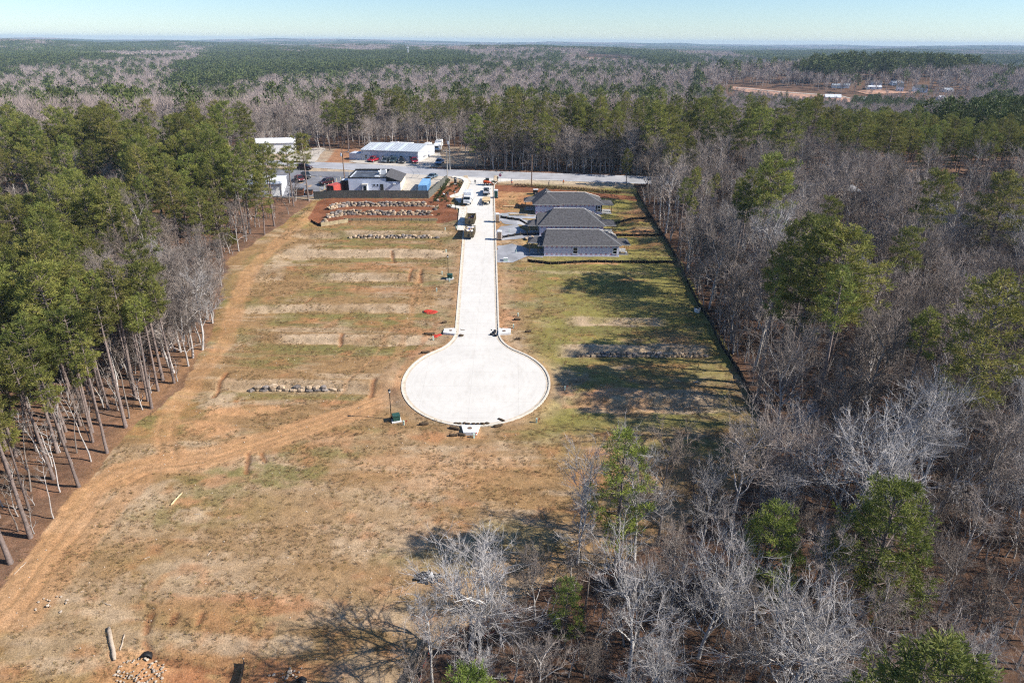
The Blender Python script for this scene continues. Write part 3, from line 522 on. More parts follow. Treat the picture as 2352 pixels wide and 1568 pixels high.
BARE = [make_bare(200 + i, Ht, sp, cl, nl, tw, fork=fk) for i, (Ht, sp, cl, nl, tw, fk) in enumerate([(18, 1.0, .35, 7, 1.0, True), (20, .8, .4, 9, 1.0, False), (16, 1.1, .25, 8, 1.0, True), (19, .9, .45, 7, 1.2, True), (17, .75, .35, 10, 1.0, False)])]
BARE += [make_bare(230 + i, Ht, .38, .55, 7, .6, 5, False, .012, 3, .55) for i, Ht in enumerate((15, 13))]
SAP = [make_bare(260 + i, 8, .8, .15, 7, .7, 4, False, .012, 3) for i in range(3)]
# ---- cheaper kinds for the woods farther off
def far_pine(seed, Ht, R, n, ln, wd):
    rng = np.random.default_rng(seed); u = rng.uniform(0, 1, n)**.8; a = rng.uniform(0, 6.283, n); env = np.interp(u, [0, .25, .6, .85, 1], [.6, 1, .85, .5, .1]); r = R*env*np.sqrt(rng.uniform(.25, 1, n))*(1 + .25*np.sin(a*3 + seed) )
    z = Ht*(.45 + .53*u); cen = np.stack([np.cos(a)*r, np.sin(a)*r, z], -1); d = np.stack([np.cos(a), np.sin(a), .5 + u], -1); d /= np.linalg.norm(d, axis=1, keepdims=True)
    V, F = blades(cen, d, 2, ln, wd, rng, .25, .9, ln*.3); T = TB(); T.tube([(0, 0, 0), (0, 0, Ht*.5), (0, 0, Ht*.95)], [.26, .2, .05], 4); tv, tf = T.get()
    return joined('p', npmesh('t', tv, tf, ['bark_pine']), npmesh('c', V, F, ['needle_far']))
def far_bare(seed, Ht, R, n, wd):
    rng = np.random.default_rng(seed); T = TB(); T.tube([(0, 0, 0), (rng.normal(0, .2), rng.normal(0, .2), Ht*.5), (rng.normal(0, .3), rng.normal(0, .3), Ht*.85)], [.22, .15, .04], 4)
    m = n//5; a = rng.uniform(0, 6.283, n); t = rng.uniform(.3, .75, n)*Ht; rr = rng.uniform(0, .75, n)*R*np.interp(t/Ht, [.3, .6, .8], [.3, .9, .7]); b0 = np.stack([np.cos(a)*rr, np.sin(a)*rr, t + rng.uniform(0, .15, n)*Ht], -1)
    d = np.stack([np.cos(a)*.45, np.sin(a)*.45, np.full(n, 1.)], -1) + rng.normal(0, .3, (n, 3)); d /= np.linalg.norm(d, axis=1, keepdims=True); s = np.cross(d, rng.normal(0, 1, (n, 3))); s /= np.linalg.norm(s, axis=1, keepdims=True); L = Ht*rng.uniform(.1, .26, (n, 1))
    V = np.empty((n, 3, 3)); V[:, 0] = b0 - s*wd; V[:, 1] = b0 + s*wd; V[:, 2] = b0 + d*L; q = V.reshape(-1, 3)
    lim = []
    for i in range(9):
        aa = i*.7 + rng.uniform(0, .4); z = rng.uniform(.35, .6)*Ht; T.tube([(0, 0, z), (math.cos(aa)*R*.55, math.sin(aa)*R*.55, z + Ht*.25)], [.09, .03], 3)
    tv, tf = T.get(); return joined('b', npmesh('t', tv, tf, ['bark_pale']), npmesh('c', q, np.arange(len(q)).reshape(-1, 3), ['twig_far']))
def patch(seed, kind, size, n, hh):
    rng = np.random.default_rng(seed); V = []; m = 0
    for i in range(n):
        x, y = rng.uniform(-size/2, size/2, 2); r = rng.uniform(3.2, 5.5)*size/60; h = hh*rng.uniform(.75, 1.12); k = 7
        a = rng.uniform(0, 6.28, 26); e = rng.uniform(0, 1, 26)
        c = np.stack([x + np.cos(a)*r*np.sqrt(1 - e**2*.9), y + np.sin(a)*r*np.sqrt(1 - e**2*.9), h*.55 + h*.42*e], -1); V.append(c)
    c = np.concatenate(V); d = rng.normal(0, 1, c.shape); d[:, 2] = np.abs(d[:, 2]) + .4; d /= np.linalg.norm(d, axis=1, keepdims=True)
    return npmesh('q', *blades(c, d, 1, 3.4*size/60 if kind == 'p' else 4.6*size/60, 1.3*size/60 if kind == 'p' else .55*size/60, rng, .3, .7, .4), ['needle_far' if kind == 'p' else 'twig_far'])
def proto(coll, name, me):
    o = bpy.data.objects.new(name, me); coll.objects.link(o)
def scatter(name, items, label, cat, group=None):
    """items: (mesh variants, [(x,y,z,scale,rz,variant)]) -> one stuff object that instances real geometry on points"""
    meshes, pts = items; coll = bpy.data.collections.new('kinds_' + name)
    for i, me in enumerate(meshes): proto(coll, f'{name}_kind_{i:02d}', me)
    A = np.array(pts, np.float32); me = bpy.data.meshes.new(name); me.vertices.add(len(A)); me.vertices.foreach_set('co', np.ascontiguousarray(A[:, :3]).ravel())
    for an, ty, dat in (('sc', 'FLOAT', A[:, 3]), ('vi', 'INT', A[:, 5].astype(np.int32))): me.attributes.new(an, ty, 'POINT').data.foreach_set('value', np.ascontiguousarray(dat))
    rot = np.zeros((len(A), 3), np.float32); rot[:, 2] = A[:, 4]; me.attributes.new('ro', 'FLOAT_VECTOR', 'POINT').data.foreach_set('vector', rot.ravel()); me.update()
    o = put(name, me); tag(o, label, cat, group, 'stuff')
    ng = bpy.data.node_groups.new(name, 'GeometryNodeTree'); ng.interface.new_socket('Geometry', in_out='INPUT', socket_type='NodeSocketGeometry'); ng.interface.new_socket('Geometry', in_out='OUTPUT', socket_type='NodeSocketGeometry')
    N = ng.nodes; gi = N.new('NodeGroupInput'); go = N.new('NodeGroupOutput'); ci = N.new('GeometryNodeCollectionInfo'); ci.inputs[0].default_value = coll; ci.inputs['Separate Children'].default_value = True; ci.inputs['Reset Children'].default_value = True
    ip = N.new('GeometryNodeInstanceOnPoints'); ip.inputs['Pick Instance'].default_value = True
    def na(n, t): q = N.new('GeometryNodeInputNamedAttribute'); q.data_type = t; q.inputs[0].default_value = n; return q.outputs[0]
    L = ng.links.new; mp = N.new('GeometryNodeMeshToPoints'); L(gi.outputs[0], mp.inputs[0]); L(mp.outputs[0], ip.inputs['Points']); L(ci.outputs[0], ip.inputs['Instance']); L(na('vi', 'INT'), ip.inputs['Instance Index']); L(na('ro', 'FLOAT_VECTOR'), ip.inputs['Rotation']); L(na('sc', 'FLOAT'), ip.inputs['Scale']); L(ip.outputs[0], go.inputs[0])
    md = o.modifiers.new('scatter', 'NODES'); md.node_group = ng; return o
def tree(kind, var, x, y, sc, label, group=None, rz=None, z=None, wide=1.0, tone=None):
    src = {'pine': PINE, 'young': YPINE, 'bare': BARE, 'sap': SAP}[kind][var]
    nm = 'pine_tree' if kind in ('pine', 'young') else 'bare_tree'
    e = thing(nm, label, 'tree', (x, y, (Hs(x, y) if z is None else z) - .15), random.uniform(0, 6.28) if rz is None else rz, group); e.scale = (sc*wide, sc*wide, sc); e.rotation_euler.x = random.gauss(0, .022); e.rotation_euler.y = random.gauss(0, .022)
    tr, cr = put('trunk', src[0], e), put('crown', src[1], e)
    if kind == 'bare' and tone is None: r_ = random.random(); tone = 'pale' if r_ < .16 else 'brown' if r_ < .44 else None
    if tone:
        for ob, m in ((tr, 'bark_white' if tone == 'pale' else 'bark_dark'), (cr, 'twig_' + tone)): ob.material_slots[0].link = 'OBJECT'; ob.material_slots[0].material = MT[m]
    return e
NAD = (1176 + FPX*math.tan(PITCH + 0)*0 - math.tan(ROLL)*(FPX/math.tan(PITCH)), 784 + FPX/math.tan(PITCH))
HERO_XY = []
def hero(kind, var, tx, ty, by, label, group=None, wide=1.0, tone=None):
    """a tree measured by the position of its top and the row of its foot"""
    bx = tx + (NAD[0] - tx)*(by - ty)/(NAD[1] - ty); x, y = P(bx, by); z = Hs(x, y); lo, hi = 1.0, 45.0
    for _ in range(30):
        m = (lo + hi)/2
        if proj(x, y, z + m)[1] > ty: lo = m
        else: hi = m
    Ht = {'pine': [25, 24, 26, 22], 'young': [14, 12], 'bare': [18, 20, 16, 19, 17, 15, 13], 'sap': [8, 8, 8]}[kind][var]; HERO_XY.append((x, y)); return tree(kind, var, x, y, lo/Ht, label, group, wide=wide, tone=tone or ('grey' if kind == 'x' else None))
hero('young', 0, 1442, 985, 1300, 'young pine with open tufted crown standing alone at the field corner', wide=1.0)
hero('young', 1, 2070, 1108, 1420, 'bushy young pine, the larger of two below the right wood', wide=1.0)
hero('young', 1, 1785, 1165, 1400, 'smaller bushy young pine beside the grey bare trees at lower right', wide=.95)
hero('pine', 3, 2185, 1465, 1950, 'pine whose crown top fills the bottom right corner', wide=1.3)
hero('young', 1, 1085, 1545, 1760, 'pine whose tip just rises over the bottom edge')
hero('pine', 2, 1872, 496, 905, 'left one of two tall pines rising side by side from the right wood', wide=1.2)
hero('pine', 0, 1962, 522, 935, 'right one of two tall pines rising side by side from the right wood', wide=1.3)
hero('pine', 2, 2325, 622, 1120, 'dark full pine cut by the right edge beside the bare wood', wide=1.15)
hero('pine', 3, 2320, 392, 640, 'broad pine over the grey roofs near the right edge', wide=1.4)
hero('pine', 3, 1588, 312, 440, 'round crowned pine at the road bend by the right wood')
hero('pine', 3, 1445, 340, 428, 'pine at the roadside just past the last house', wide=.9)
hero('pine', 3, 1250, 258, 392, 'lone round crowned pine across the main road from the stop sign', wide=1.15)
hero('pine', 3, 1090, 262, 388, 'dense pine across the main road from the street mouth', wide=1.25)
for k,(a,b_,c,lb) in enumerate([(1514, 234, 402, 'just left of the right wood'), (1693, 240, 415, 'first of the tall group over the right wood'), (1751, 246, 425, 'second of the tall group over the right wood'), (1813, 266, 435, 'third of the tall group over the right wood'), (1983, 249, 425, 'standing before the dark pine block'), (2066, 259, 445, 'rightmost before the dark pine block')]): hero('pine', (3, 2, 0, 3, 2, 0)[k], a, b_, c, 'big round crowned pine, ' + lb, wide=1.25)
hero('young', 0, 1305, 1325, 1485, 'small pine half hidden by bare branches in the foreground thicket', wide=1.0)
hero('bare', 2, 1075, 1175, 1500, 'pale many stemmed bare tree leaning over the field in the foreground', wide=1.25, tone='pale')
hero('bare', 0, 1345, 975, 1295, 'slim bare tree beside the lone young pine at the field corner', wide=.8)
hero('bare', 3, 1490, 965, 1290, 'bare tree with whitish stems just right of the lone young pine', wide=.8, tone='pale')
hero('bare', 2, 1620, 1030, 1175, 'small twisted bare tree in the shade at the lawn corner')
hero('bare', 2, 1860, 1290, 1640, 'large bare tree with white crooked limbs in the lower right foreground', wide=1.35, tone='pale')
hero('bare', 1, 980, 1310, 1590, 'thin bare tree over the red silt fence at the bottom edge', wide=.8, tone='pale')
hero('bare', 2, 2010, 900, 1240, 'wide silvery bare tree between the tall pine pair and the right bushy pine', wide=1.2, tone='pale')
hero('bare', 0, 2200, 830, 1190, 'silvery bare tree near the right edge below the dark full pine', tone='pale')
hero('bare', 3, 1480, 1225, 1570, 'pale straight stemmed bare tree below the lone young pine', tone='pale')
hero('bare', 2, 1655, 1195, 1510, 'pale spreading bare tree left of the smaller bushy pine', tone='pale')
# ---- where the woods stand
CLEAR = [[(-60, 202), (-83, 199), (-82, 215), (-86, 236), (-112, 250), (-108, 268), (-84, 276), (-60, 272), (-52, 280), (-36, 280), (-20, 276), (-14, 262), (-18, 236), (-10, 229), (42, 222), (42, 205)], W([(1670, 196), (1995, 222), (2010, 245), (1880, 242), (1670, 214)]), W([(1960, 199), (2130, 198), (2140, 226), (1950, 232)]), W([(1150, 240), (1190, 224), (1310, 218), (1300, 226), (1200, 238)]), W([(1290, 144), (1340, 131), (1460, 136), (1510, 150), (1350, 149)]), [(100, 178), (130, 172), (150, 196), (112, 204)]]
PZ = [([(0, 470), (0, 300), (330, 300), (640, 250), (1050, 240), (1060, 330), (640, 380), (560, 560), (500, 570), (330, 480), (280, 440)], .86), ([(0, 470), (290, 455), (430, 700), (420, 1000), (0, 1400), (-400, 1400), (-400, 470)], .93), ([(330, 455), (480, 560), (500, 700), (470, 830), (400, 800), (340, 560)], .08), ([(0, 395), (330, 385), (330, 450), (120, 470), (0, 455)], .12), ([(500, 400), (700, 330), (700, 520), (500, 560)], .5),
      ([(1000, 235), (1480, 230), (1500, 420), (1000, 400)], .14), ([(1480, 260), (1880, 250), (1900, 340), (1480, 420)], .12), ([(1860, 246), (2400, 240), (2600, 345), (2100, 330)], .97), ([(1480, 340), (2800, 330), (2800, 1700), (900, 1700), (900, 1200), (1500, 1100)], .035), ([(600, 195), (2000, 190), (1880, 262), (1000, 262), (640, 245)], .16), ([(520, 176), (1110, 172), (1110, 210), (520, 204)], .5), ([(1480, 100), (2500, 108), (2500, 140), (1900, 165), (1500, 152)], .72), ([(1500, 152), (1900, 165), (2500, 140), (2500, 235), (1700, 200)], .22), ([(1000, 205), (1700, 200), (1900, 245), (1480, 262), (1100, 240)], .18)]
def candidates(d0, d1, area, margin):
    ang = 1.35 + margin; n = int(.5*ang*(d1*d1 - d0*d0)/area); r = np.sqrt(RNG.uniform(d0*d0, d1*d1, n)); th = RNG.uniform(-ang/2, ang/2, n) + math.pi/2; return r*np.cos(th), r*np.sin(th)
def allowed(x, y):
    ok = ~inpoly(x, y, FIELD)
    for k, c in enumerate(CLEAR): ok &= ~inpoly(x, y, c) | ((k == 2) & (RNG.uniform(0, 1, len(x)) < .3))
    ok &= (np.abs(y - road_c(x)) > 6) | (np.hypot(x, y) > 400); return ok
def kinds(x, y, ht=14):
    z = H(x, y) + ht - CAMZ; w = y*cF.y + z*cF.z; w = np.maximum(w, 1); px = 1176 + FPX*(x*cR.x + y*cR.y + z*cR.z)/w; py = 784 - FPX*(x*cU.x + y*cU.y + z*cU.z)/w
    d = np.hypot(x, y); s1 = np.interp(d, [0, 800, 5000], [90, 170, 600]); nn = fbm(x/s1, y/s1*.7, 77, 4); pr = sm(nn + (fbm(x/s1*.25, y/s1*.25, 78, 2) - .5)*.5, .53, .66)*.94 + .04
    nf = nn + (fbm(x/s1*.25, y/s1*.25, 78, 2) - .5)*.6; pp = np.full(len(x), .36)
    for poly, p in PZ: m = inpoly(px, py, poly); pr = np.where(m, p*.8 + p*.4*(nn - .3) if p < .9 else p, pr); pp = np.where(m, p, pp)
    th = .5 + .15*np.interp(1 - pp, [.02, .1, .25, .5, .75, .9, .98], [-2, -1.28, -.67, 0, .67, 1.28, 2.0]); pr = np.where(d > 330, sm(nf, th - .045, th + .045)*.94 + .04, pr)
    return RNG.uniform(0, 1, len(x)) < pr, px, py
def thin(x, y, r):
    """drop trees closer than r to an earlier one"""
    grid = {}; keep = np.zeros(len(x), bool)
    for i in range(len(x)):
        k = (int(x[i]//r), int(y[i]//r)); hit = False
        for a in (-1, 0, 1):
            for b_ in (-1, 0, 1):
                for j in grid.get((k[0]+a, k[1]+b_), ()):
                    if (x[i]-x[j])**2 + (y[i]-y[j])**2 < r*r: hit = True; break
        if not hit: keep[i] = True; grid.setdefault(k, []).append(i)
    return keep
x, y = candidates(20, 330, 9, .35); ex = RNG.uniform(-100, -57, 1500); ey = RNG.uniform(38, 128, 1500); kq = (x < -57) & (y < 128); x, y = np.concatenate([x[~kq], ex]), np.concatenate([y[~kq], ey]); qx = RNG.uniform(-9, 70, 700); qy = road_c(qx) + RNG.uniform(6.2, 42, 700); x, y = np.concatenate([x, qx]), np.concatenate([y, qy]); x = np.concatenate([[h[0] for h in HERO_XY], x]); y = np.concatenate([[h[1] for h in HERO_XY], y])
ok = allowed(x, y); ok[:len(HERO_XY)] = True; x, y = x[ok], y[ok]; kp = thin(x, y, 3.9) | (thin(x, y, 2.2) & (((x < -57) & (y < 128)) | ((x > -10) & (x < 70) & (np.abs(y - road_c(x) - 24) < 19)))); kp[:len(HERO_XY)] = True; x, y = x[kp][len(HERO_XY):], y[kp][len(HERO_XY):]
pine, px, py = kinds(x, y, 15); dropL = (x < -57) & (x > -92) & (y > 186) & (y < 205) & (RNG.uniform(0, 1, len(x)) < .75); x, y, pine, px, py = (q[~dropL] for q in (x, y, pine, px, py)); pine &= ~((y < 104) & (x > -20)); edgeR = (x > 40) & (x < 56) & (y > 84) & (y < 205); slimR = edgeR & (RNG.uniform(0, 1, len(x)) < .3); pine = pine | slimR; pine &= ~((x > 38) & ~slimR & (y < 200) & (RNG.uniform(0, 1, len(x)) < .5)); pine &= ~((x < -98) & (y > 138) & (y < 178) & (RNG.uniform(0, 1, len(x)) < .9)); pine &= ~((x < -50) & (x > -74) & (y > 106) & (y < 152) & (RNG.uniform(0, 1, len(x)) < .85)); pine |= (x < -57) & (x > -98) & (y > 152) & (y < 206) & (RNG.uniform(0, 1, len(x)) < .7); pine |= (x < -57) & (y < 105); st = (x < -57) & (y < 128) & (RNG.uniform(0, 1, len(x)) < .45); pine &= ~st
dd = np.hypot(x, np.hypot(y, 50)); vis = (px > -120) & (px < 2480) & (py < 1640); ht = np.where(pine, RNG.uniform(.78, 1.12, len(x)), RNG.uniform(.65, 1.1, len(x)))
ht = np.where((y > 226) & pine, ht*.8, ht); ht = np.where((y > 226) & ~pine, ht*.78, ht); ht = np.where((x < -98) & (y > 138) & (y < 178) & ~pine, ht*.72, ht); ht = np.where((x < -50) & (y < 220) & pine, ht*.9, ht); ht = np.where((x > 36) & (y < 212) & (y > 66), ht*1.06, ht)
ht = np.where(edgeR, np.where(y < 148, RNG.uniform(1.02, 1.3, len(x)), RNG.uniform(.62, .85, len(x))), ht); ht = np.where((x >= 56) & (x < 75) & (y > 148) & (y < 205), ht*.85, ht)
low = (y < 66) & (x > -15); ht = np.where(low, ht*.72, ht)
plant = inpoly(px, py, PZ[7][0]); ht = np.where(plant, ht*.72, ht); edgeL = (x < -54) & (x > -72) & (y < 125) & pine; ht = np.where(edgeL, ht*RNG.uniform(.88, 1.15, len(x)), ht)
zz = H(x, y); score = np.where(vis, ht/dd, 0)
indiv = np.zeros(len(x), bool)
for kd in (pine, ~pine):
    ii = np.where(kd & vis)[0]; indiv[ii[np.argsort(-score[ii])][:288]] = True
def region(kd, px_, py_, X, Y, h):
    """label and group of a tree of the woods: its size, its edge or inner place and the landmark it stands by"""
    nm = 'pine' if kd else 'leafless tree'; big = ('tall ' if h > .98 else 'short ' if h < .82 else 'middling ')
    if Y > 212:
        front = Y - float(road_c(X)) < 22
        w = 'behind the metal building' if X < -18 and Y > 262 else 'left of the white workshop' if X < -60 else 'across the road from the houses' if X < 45 and front else 'in the deeper wood across the main road' if X < 45 else 'in the dark block at the right edge' if kd else 'in the grey wood at upper right'
    elif X < 0:
        e = X > -68; a = 'by the bottom left corner' if Y < 75 else 'by the track fork' if Y < 105 else 'halfway up the left lots' if Y < 150 else 'near the parking lot'
        w = ('at the wood edge ' if e else 'inside the left wood ') + a
    elif Y < 85: w = 'in the thicket at the bottom edge' if Y < 60 else 'in the thicket below the lawn corner' if X < 45 else 'in the lower right wood'
    else:
        e = X < 52; a = 'beside the houses' if Y > 155 else 'beside the riser rings' if Y > 122 else 'beside the right boulder wall' if Y > 103 else 'beside the lawn corner'
        w = ('just behind the long silt fence ' if e else 'deep in the right wood ') + a
    return big + nm + ' ' + w, nm + 's ' + w
PJ = [joined(f'pine_kind_{i}', *p) for i, p in enumerate(PINE)]; BJ = [joined(f'bare_kind_{i}', *p) for i, p in enumerate(BARE)]; restp = []; restb = []
slim = slimR | edgeL | ((x < 0) & (y < 160) & (RNG.uniform(0, 1, len(x)) < .3) & pine)
for i in range(len(x)):
    if pine[i]: v = random.randrange(4) if not slim[i] else random.choice((4, 5, 4, 5, 1) if x[i] < 0 else (4, 4, 5, 1))
    else: v = random.randrange(5) if not (x[i] < -56 and y[i] < 104) else random.choice((5, 6))
    if indiv[i]:
        lb, gp = region(pine[i], px[i], py[i], float(x[i]), float(y[i]), float(ht[i])); tree('pine' if pine[i] else 'bare', v, float(x[i]), float(y[i]), float(ht[i]), lb, gp, z=float(zz[i]))
    else: (restp if pine[i] else restb).append((x[i], y[i], zz[i] - .15, ht[i], random.uniform(0, 6.28), v))
scatter('pine_wood', (PJ, restp), 'the rest of the pine wood in the middle distance', 'wood'); scatter('bare_wood', (BJ, restb), 'the rest of the leafless wood in the middle distance', 'wood')
# saplings and brush under the trees
x, y = candidates(25, 260, 5, .3); ok = allowed(x, y); x, y = x[ok], y[ok]; ok = (fbm(x/12, y/12, 8, 3) > .42) | (x > 30); x, y = x[ok], y[ok]; ok = (x > -8) | (RNG.uniform(0, 1, len(x)) < .4); x, y = x[ok], y[ok]
SJ = [joined(f'sap_kind_{i}', *p) for i, p in enumerate(SAP)]
for q in SJ: q.materials[1] = MT['brush_twig']
scatter('brush', (SJ, [(a, b_, c - .05, random.uniform(.2, .95), random.uniform(0, 6.28), random.randrange(3)) for a, b_, c in zip(x, y, H(x, y))]), 'tangled leafless brush and saplings under the trees', 'brush')
# dry grass tufts and loose stones over the open lots
def tuft(seed):
    rng = np.random.default_rng(seed); n = 12; a = rng.uniform(0, 6.28, n); c = np.stack([np.cos(a)*.12, np.sin(a)*.12, np.zeros(n)], -1)*rng.uniform(0, 1, (n, 1)); d = np.stack([np.cos(a)*.5, np.sin(a)*.5, np.ones(n)], -1); return npmesh('tuft', *blades(c, d/np.linalg.norm(d, axis=1, keepdims=True), 1, .3, .022, rng, .2, .3, .03), ['dry_grass'])
x = RNG.uniform(-60, 41, 90000); y = RNG.uniform(46, 205, 90000); cl = fbm(x/4, y/2.2, 91, 4) + (vnoise(x/.8, y/.8, 93) - .5)*.5
ok = inpoly(x, y, FIELD) & (np.abs(x - street_c(y)) - street_hw(y) > .6) & (cl > np.where(y > 90, .53, .47))
for l in ([(-60, 1460), (0, 1400), (120, 1250), (210, 1130), (270, 1085), (360, 1065), (480, 1050), (620, 1010), (740, 970), (830, 940), (890, 900)], [(372, 1000), (395, 940), (450, 870), (520, 780), (545, 690), (575, 620), (640, 555)]): ok &= dline(x, y, W(l)) > 2.2
for g in GR + [[(1200, 600), (1450, 600), (1450, 440), (1200, 440)]]: ok &= ~inpoly(x, y, W(g))
for g in MULCH: ok &= ~inpoly(x, y, g)
x, y = x[ok][:46000], y[ok][:46000]
scatter('dry_grass', ([tuft(i) for i in range(4)], np.stack([x, y, H(x, y) - .03, RNG.uniform(.5, 1.3, len(x)), RNG.uniform(0, 6.28, len(x)), RNG.integers(0, 4, len(x))], -1)), 'dry winter grass over the open lots', 'grass')
bm = bmesh.new(); bmesh.ops.create_icosphere(bm, subdivisions=1, radius=.5); pe = bpy.data.meshes.new('pebble'); bm.to_mesh(pe); bm.free(); pe.materials.append(MT['riprap'])
x = RNG.uniform(-58, 38, 1500); y = RNG.uniform(47, 200, 1500); ok = inpoly(x, y, FIELD) & (np.abs(x - street_c(y)) - street_hw(y) > .6); x, y = x[ok], y[ok]
scatter('loose_stones', ([pe], np.stack([x, y, H(x, y), RNG.uniform(.06, .22, len(x))**1.0, RNG.uniform(0, 6.28, len(x)), np.zeros(len(x))], -1)), 'loose pale stones and clods over the open lots', 'stones')
# middle and far woods
MP = [far_pine(300 + i, 21, 4.2, 130, 1.5, .42) for i in range(4)]; MBR = [far_bare(320 + i, 17, 4.0, 330, .05) for i in range(4)]
FP = [far_pine(340 + i, 21, 5.2, 60, 2.6, .9) for i in range(3)]; FB = [far_bare(350 + i, 17, 5.2, 90, .15) for i in range(3)]
def wood(name, d0, d1, area, meshes_p, meshes_b, smin, smax, label):
    x, y = candidates(d0, d1, area, .12); ok = allowed(x, y); x, y = x[ok], y[ok]; pine, px, py = kinds(x, y); z = H(x, y); A = np.stack([x, y, z - .3, RNG.uniform(smin, smax, len(x))*np.where(inpoly(px, py, PZ[7][0]), .8, 1)*np.where(inpoly(px, py, [(1640, 188), (2230, 186), (2230, 252), (1640, 252)]), .55, 1), RNG.uniform(0, 6.28, len(x)), np.where(pine, RNG.integers(0, len(meshes_p), len(x)), len(meshes_p) + RNG.integers(0, len(meshes_b), len(x)))], -1)
    scatter(name, (meshes_p + meshes_b, A), label, 'wood')
wood('middle_wood', 330, 850, 21, MP, MBR, .7, 1.15, 'mixed pine and leafless wood past the main road')
wood('far_wood', 850, 2600, 62, FP, FB, .75, 1.2, 'mixed wood stretching away over the valley')
QP = [patch(400 + i, 'p', 60, 46, 20) for i in range(3)]; QB = [patch(410 + i, 'b', 60, 46, 17) for i in range(3)]
wood('distant_wood', 2600, 6500, 2100, QP, QB, .9, 1.25, 'distant wooded hills'); LP = [patch(420 + i, 'p', 60, 46, 9) for i in range(3)]; LB = [patch(430 + i, 'b', 60, 46, 8) for i in range(3)]
wood('horizon_wood', 6500, 13500, 9000, LP, LB, 1.5, 2.2, 'wooded hills along the horizon')
# ------------------------------------------------------------------ small builders
def V2(p): return Vector((p[0], p[1], Hs(p[0], p[1])))
def lamp_post(p, label):
    t = thing('street_lamp', label, 'street lamp', V2(p), 0, 'black lamp posts along the street')
    MB().tube([(0, 0, -.2), (0, 0, .15), (0, 0, .5), (0, 0, .9)], [.17, .16, .11, .08], 8).build('base', 'black_metal', t); MB().tube([(0, 0, .9), (0, 0, 4.7)], [.075, .055], 8).build('pole', 'black_metal', t)
    h = MB().tube([(0, 0, 4.68), (0, 0, 4.75), (0, 0, 4.8)], [.07, .16, .17], 8).build('lantern', 'black_metal', t); MB().tube([(0, 0, 4.8), (0, 0, 5.15)], [.13, .19], 6).build('glass', 'lamp_glass', h); MB().tube([(0, 0, 5.15), (0, 0, 5.22), (0, 0, 5.42)], [.25, .22, .03], 8).build('cap', 'black_metal', h)
def transformer(p, label, rz=0):
    t = thing('transformer_box', label, 'utility box', V2(p), rz); MB().box(0, 0, .05, 1.5, 1.4, .24).build('pad', 'concrete_pale', t)
    MB().box(0, .05, .62, 1.15, 1.0, .9).build('cabinet', 'green_box', t); MB().box(0, 0, 1.1, 1.22, 1.15, .08, top=.93).build('lid', 'green_box', t); MB().box(0, -.47, .62, 1.0, .05, .75).build('door', 'green_box', t)
def pedestal(p, label, flag=False, h=.75):
    t = thing('utility_pedestal', label, 'utility pedestal', V2(p), random.uniform(-.3, .3), 'pale green utility pedestals beside the street'); MB().box(0, 0, h/2 - .1, .24, .24, h + .1, top=.92).build('post', 'pedestal', t); MB().box(0, 0, h - .04, .28, .28, .14, top=.75).build('cap', 'pedestal', t)
    if flag: f = MB(); f.tube([(.3, .1, -.05), (.34, .1, .8)], .018, 4); f.add([(.34, .1, .62), (.34, .1, .8), (.56, .12, .76), (.54, .11, .6)], [(0, 1, 2, 3)]); f.build('marker_flag', 'red_plastic', t)
def inlet(c, ang, label, near=3.0, farw=2.0, dep=2.4):
    t = thing('storm_inlet', label, 'storm drain', (c[0], c[1], float(base(c[1]))), ang, 'white concrete storm drain tops along the kerb'); v = []
    for z in (-.2, .27): v += [(-near/2, 0, z), (near/2, 0, z), (farw/2, dep, z + (.1 if z > 0 else 0)), (-farw/2, dep, z + (.1 if z > 0 else 0))]
    MB().add(v, [(3, 2, 1, 0), (4, 5, 6, 7), (0, 1, 5, 4), (1, 2, 6, 5), (2, 3, 7, 6), (3, 0, 4, 7)]).build('slab', 'concrete_pale', t); MB().tube([(.1, dep*.45, .29), (.1, dep*.45, .345)], [.36, .36], 16).build('manhole_cover', 'iron', t)
    m = MB(); m.box(0, -.02, .12, near*.8, .08, .14); m.build('throat', 'black_plastic', t)
def lump_mesh(seed, n=10, sx=1, sy=1, sz=1, rough=.25, mats='stone_a', sub=2):
    bm = bmesh.new(); bmesh.ops.create_icosphere(bm, subdivisions=sub, radius=.5); r = random.Random(seed); ks = [(r.uniform(-3, 3), r.uniform(-3, 3), r.uniform(-3, 3), r.uniform(0, 6)) for _ in range(4)]
    for v in bm.verts:
        k = 1 + rough*sum(math.sin(v.co.x*a*2 + v.co.y*b*2 + v.co.z*c*2 + d) for a, b, c, d in ks)/2; v.co = Vector((v.co.x*sx*k, v.co.y*sy*k, v.co.z*sz*k))
    me = bpy.data.meshes.new('lump'); bm.to_mesh(me); bm.free(); me.materials.append(MT[mats]); return me
def stone_mesh(seed, mats):
    r = random.Random(seed); bm = bmesh.new(); bmesh.ops.create_cube(bm, size=1); bmesh.ops.subdivide_edges(bm, edges=bm.edges[:], cuts=1, use_grid_fill=True)
    for v in bm.verts:
        f = 1 - .13*(abs(v.co.x) > .4) - .13*(abs(v.co.y) > .4)*(abs(v.co.x) > .4) - .06*(abs(v.co.z) > .4); v.co = v.co*f + Vector((r.uniform(-.07, .07), r.uniform(-.07, .07), r.uniform(-.06, .06)))
    me = bpy.data.meshes.new('stone'); bm.to_mesh(me); bm.free(); me.materials.append(MT[mats]); return me
STONES = [stone_mesh(i, 'stone_a' if i % 5 < 3 else 'stone_b') for i in range(14)]
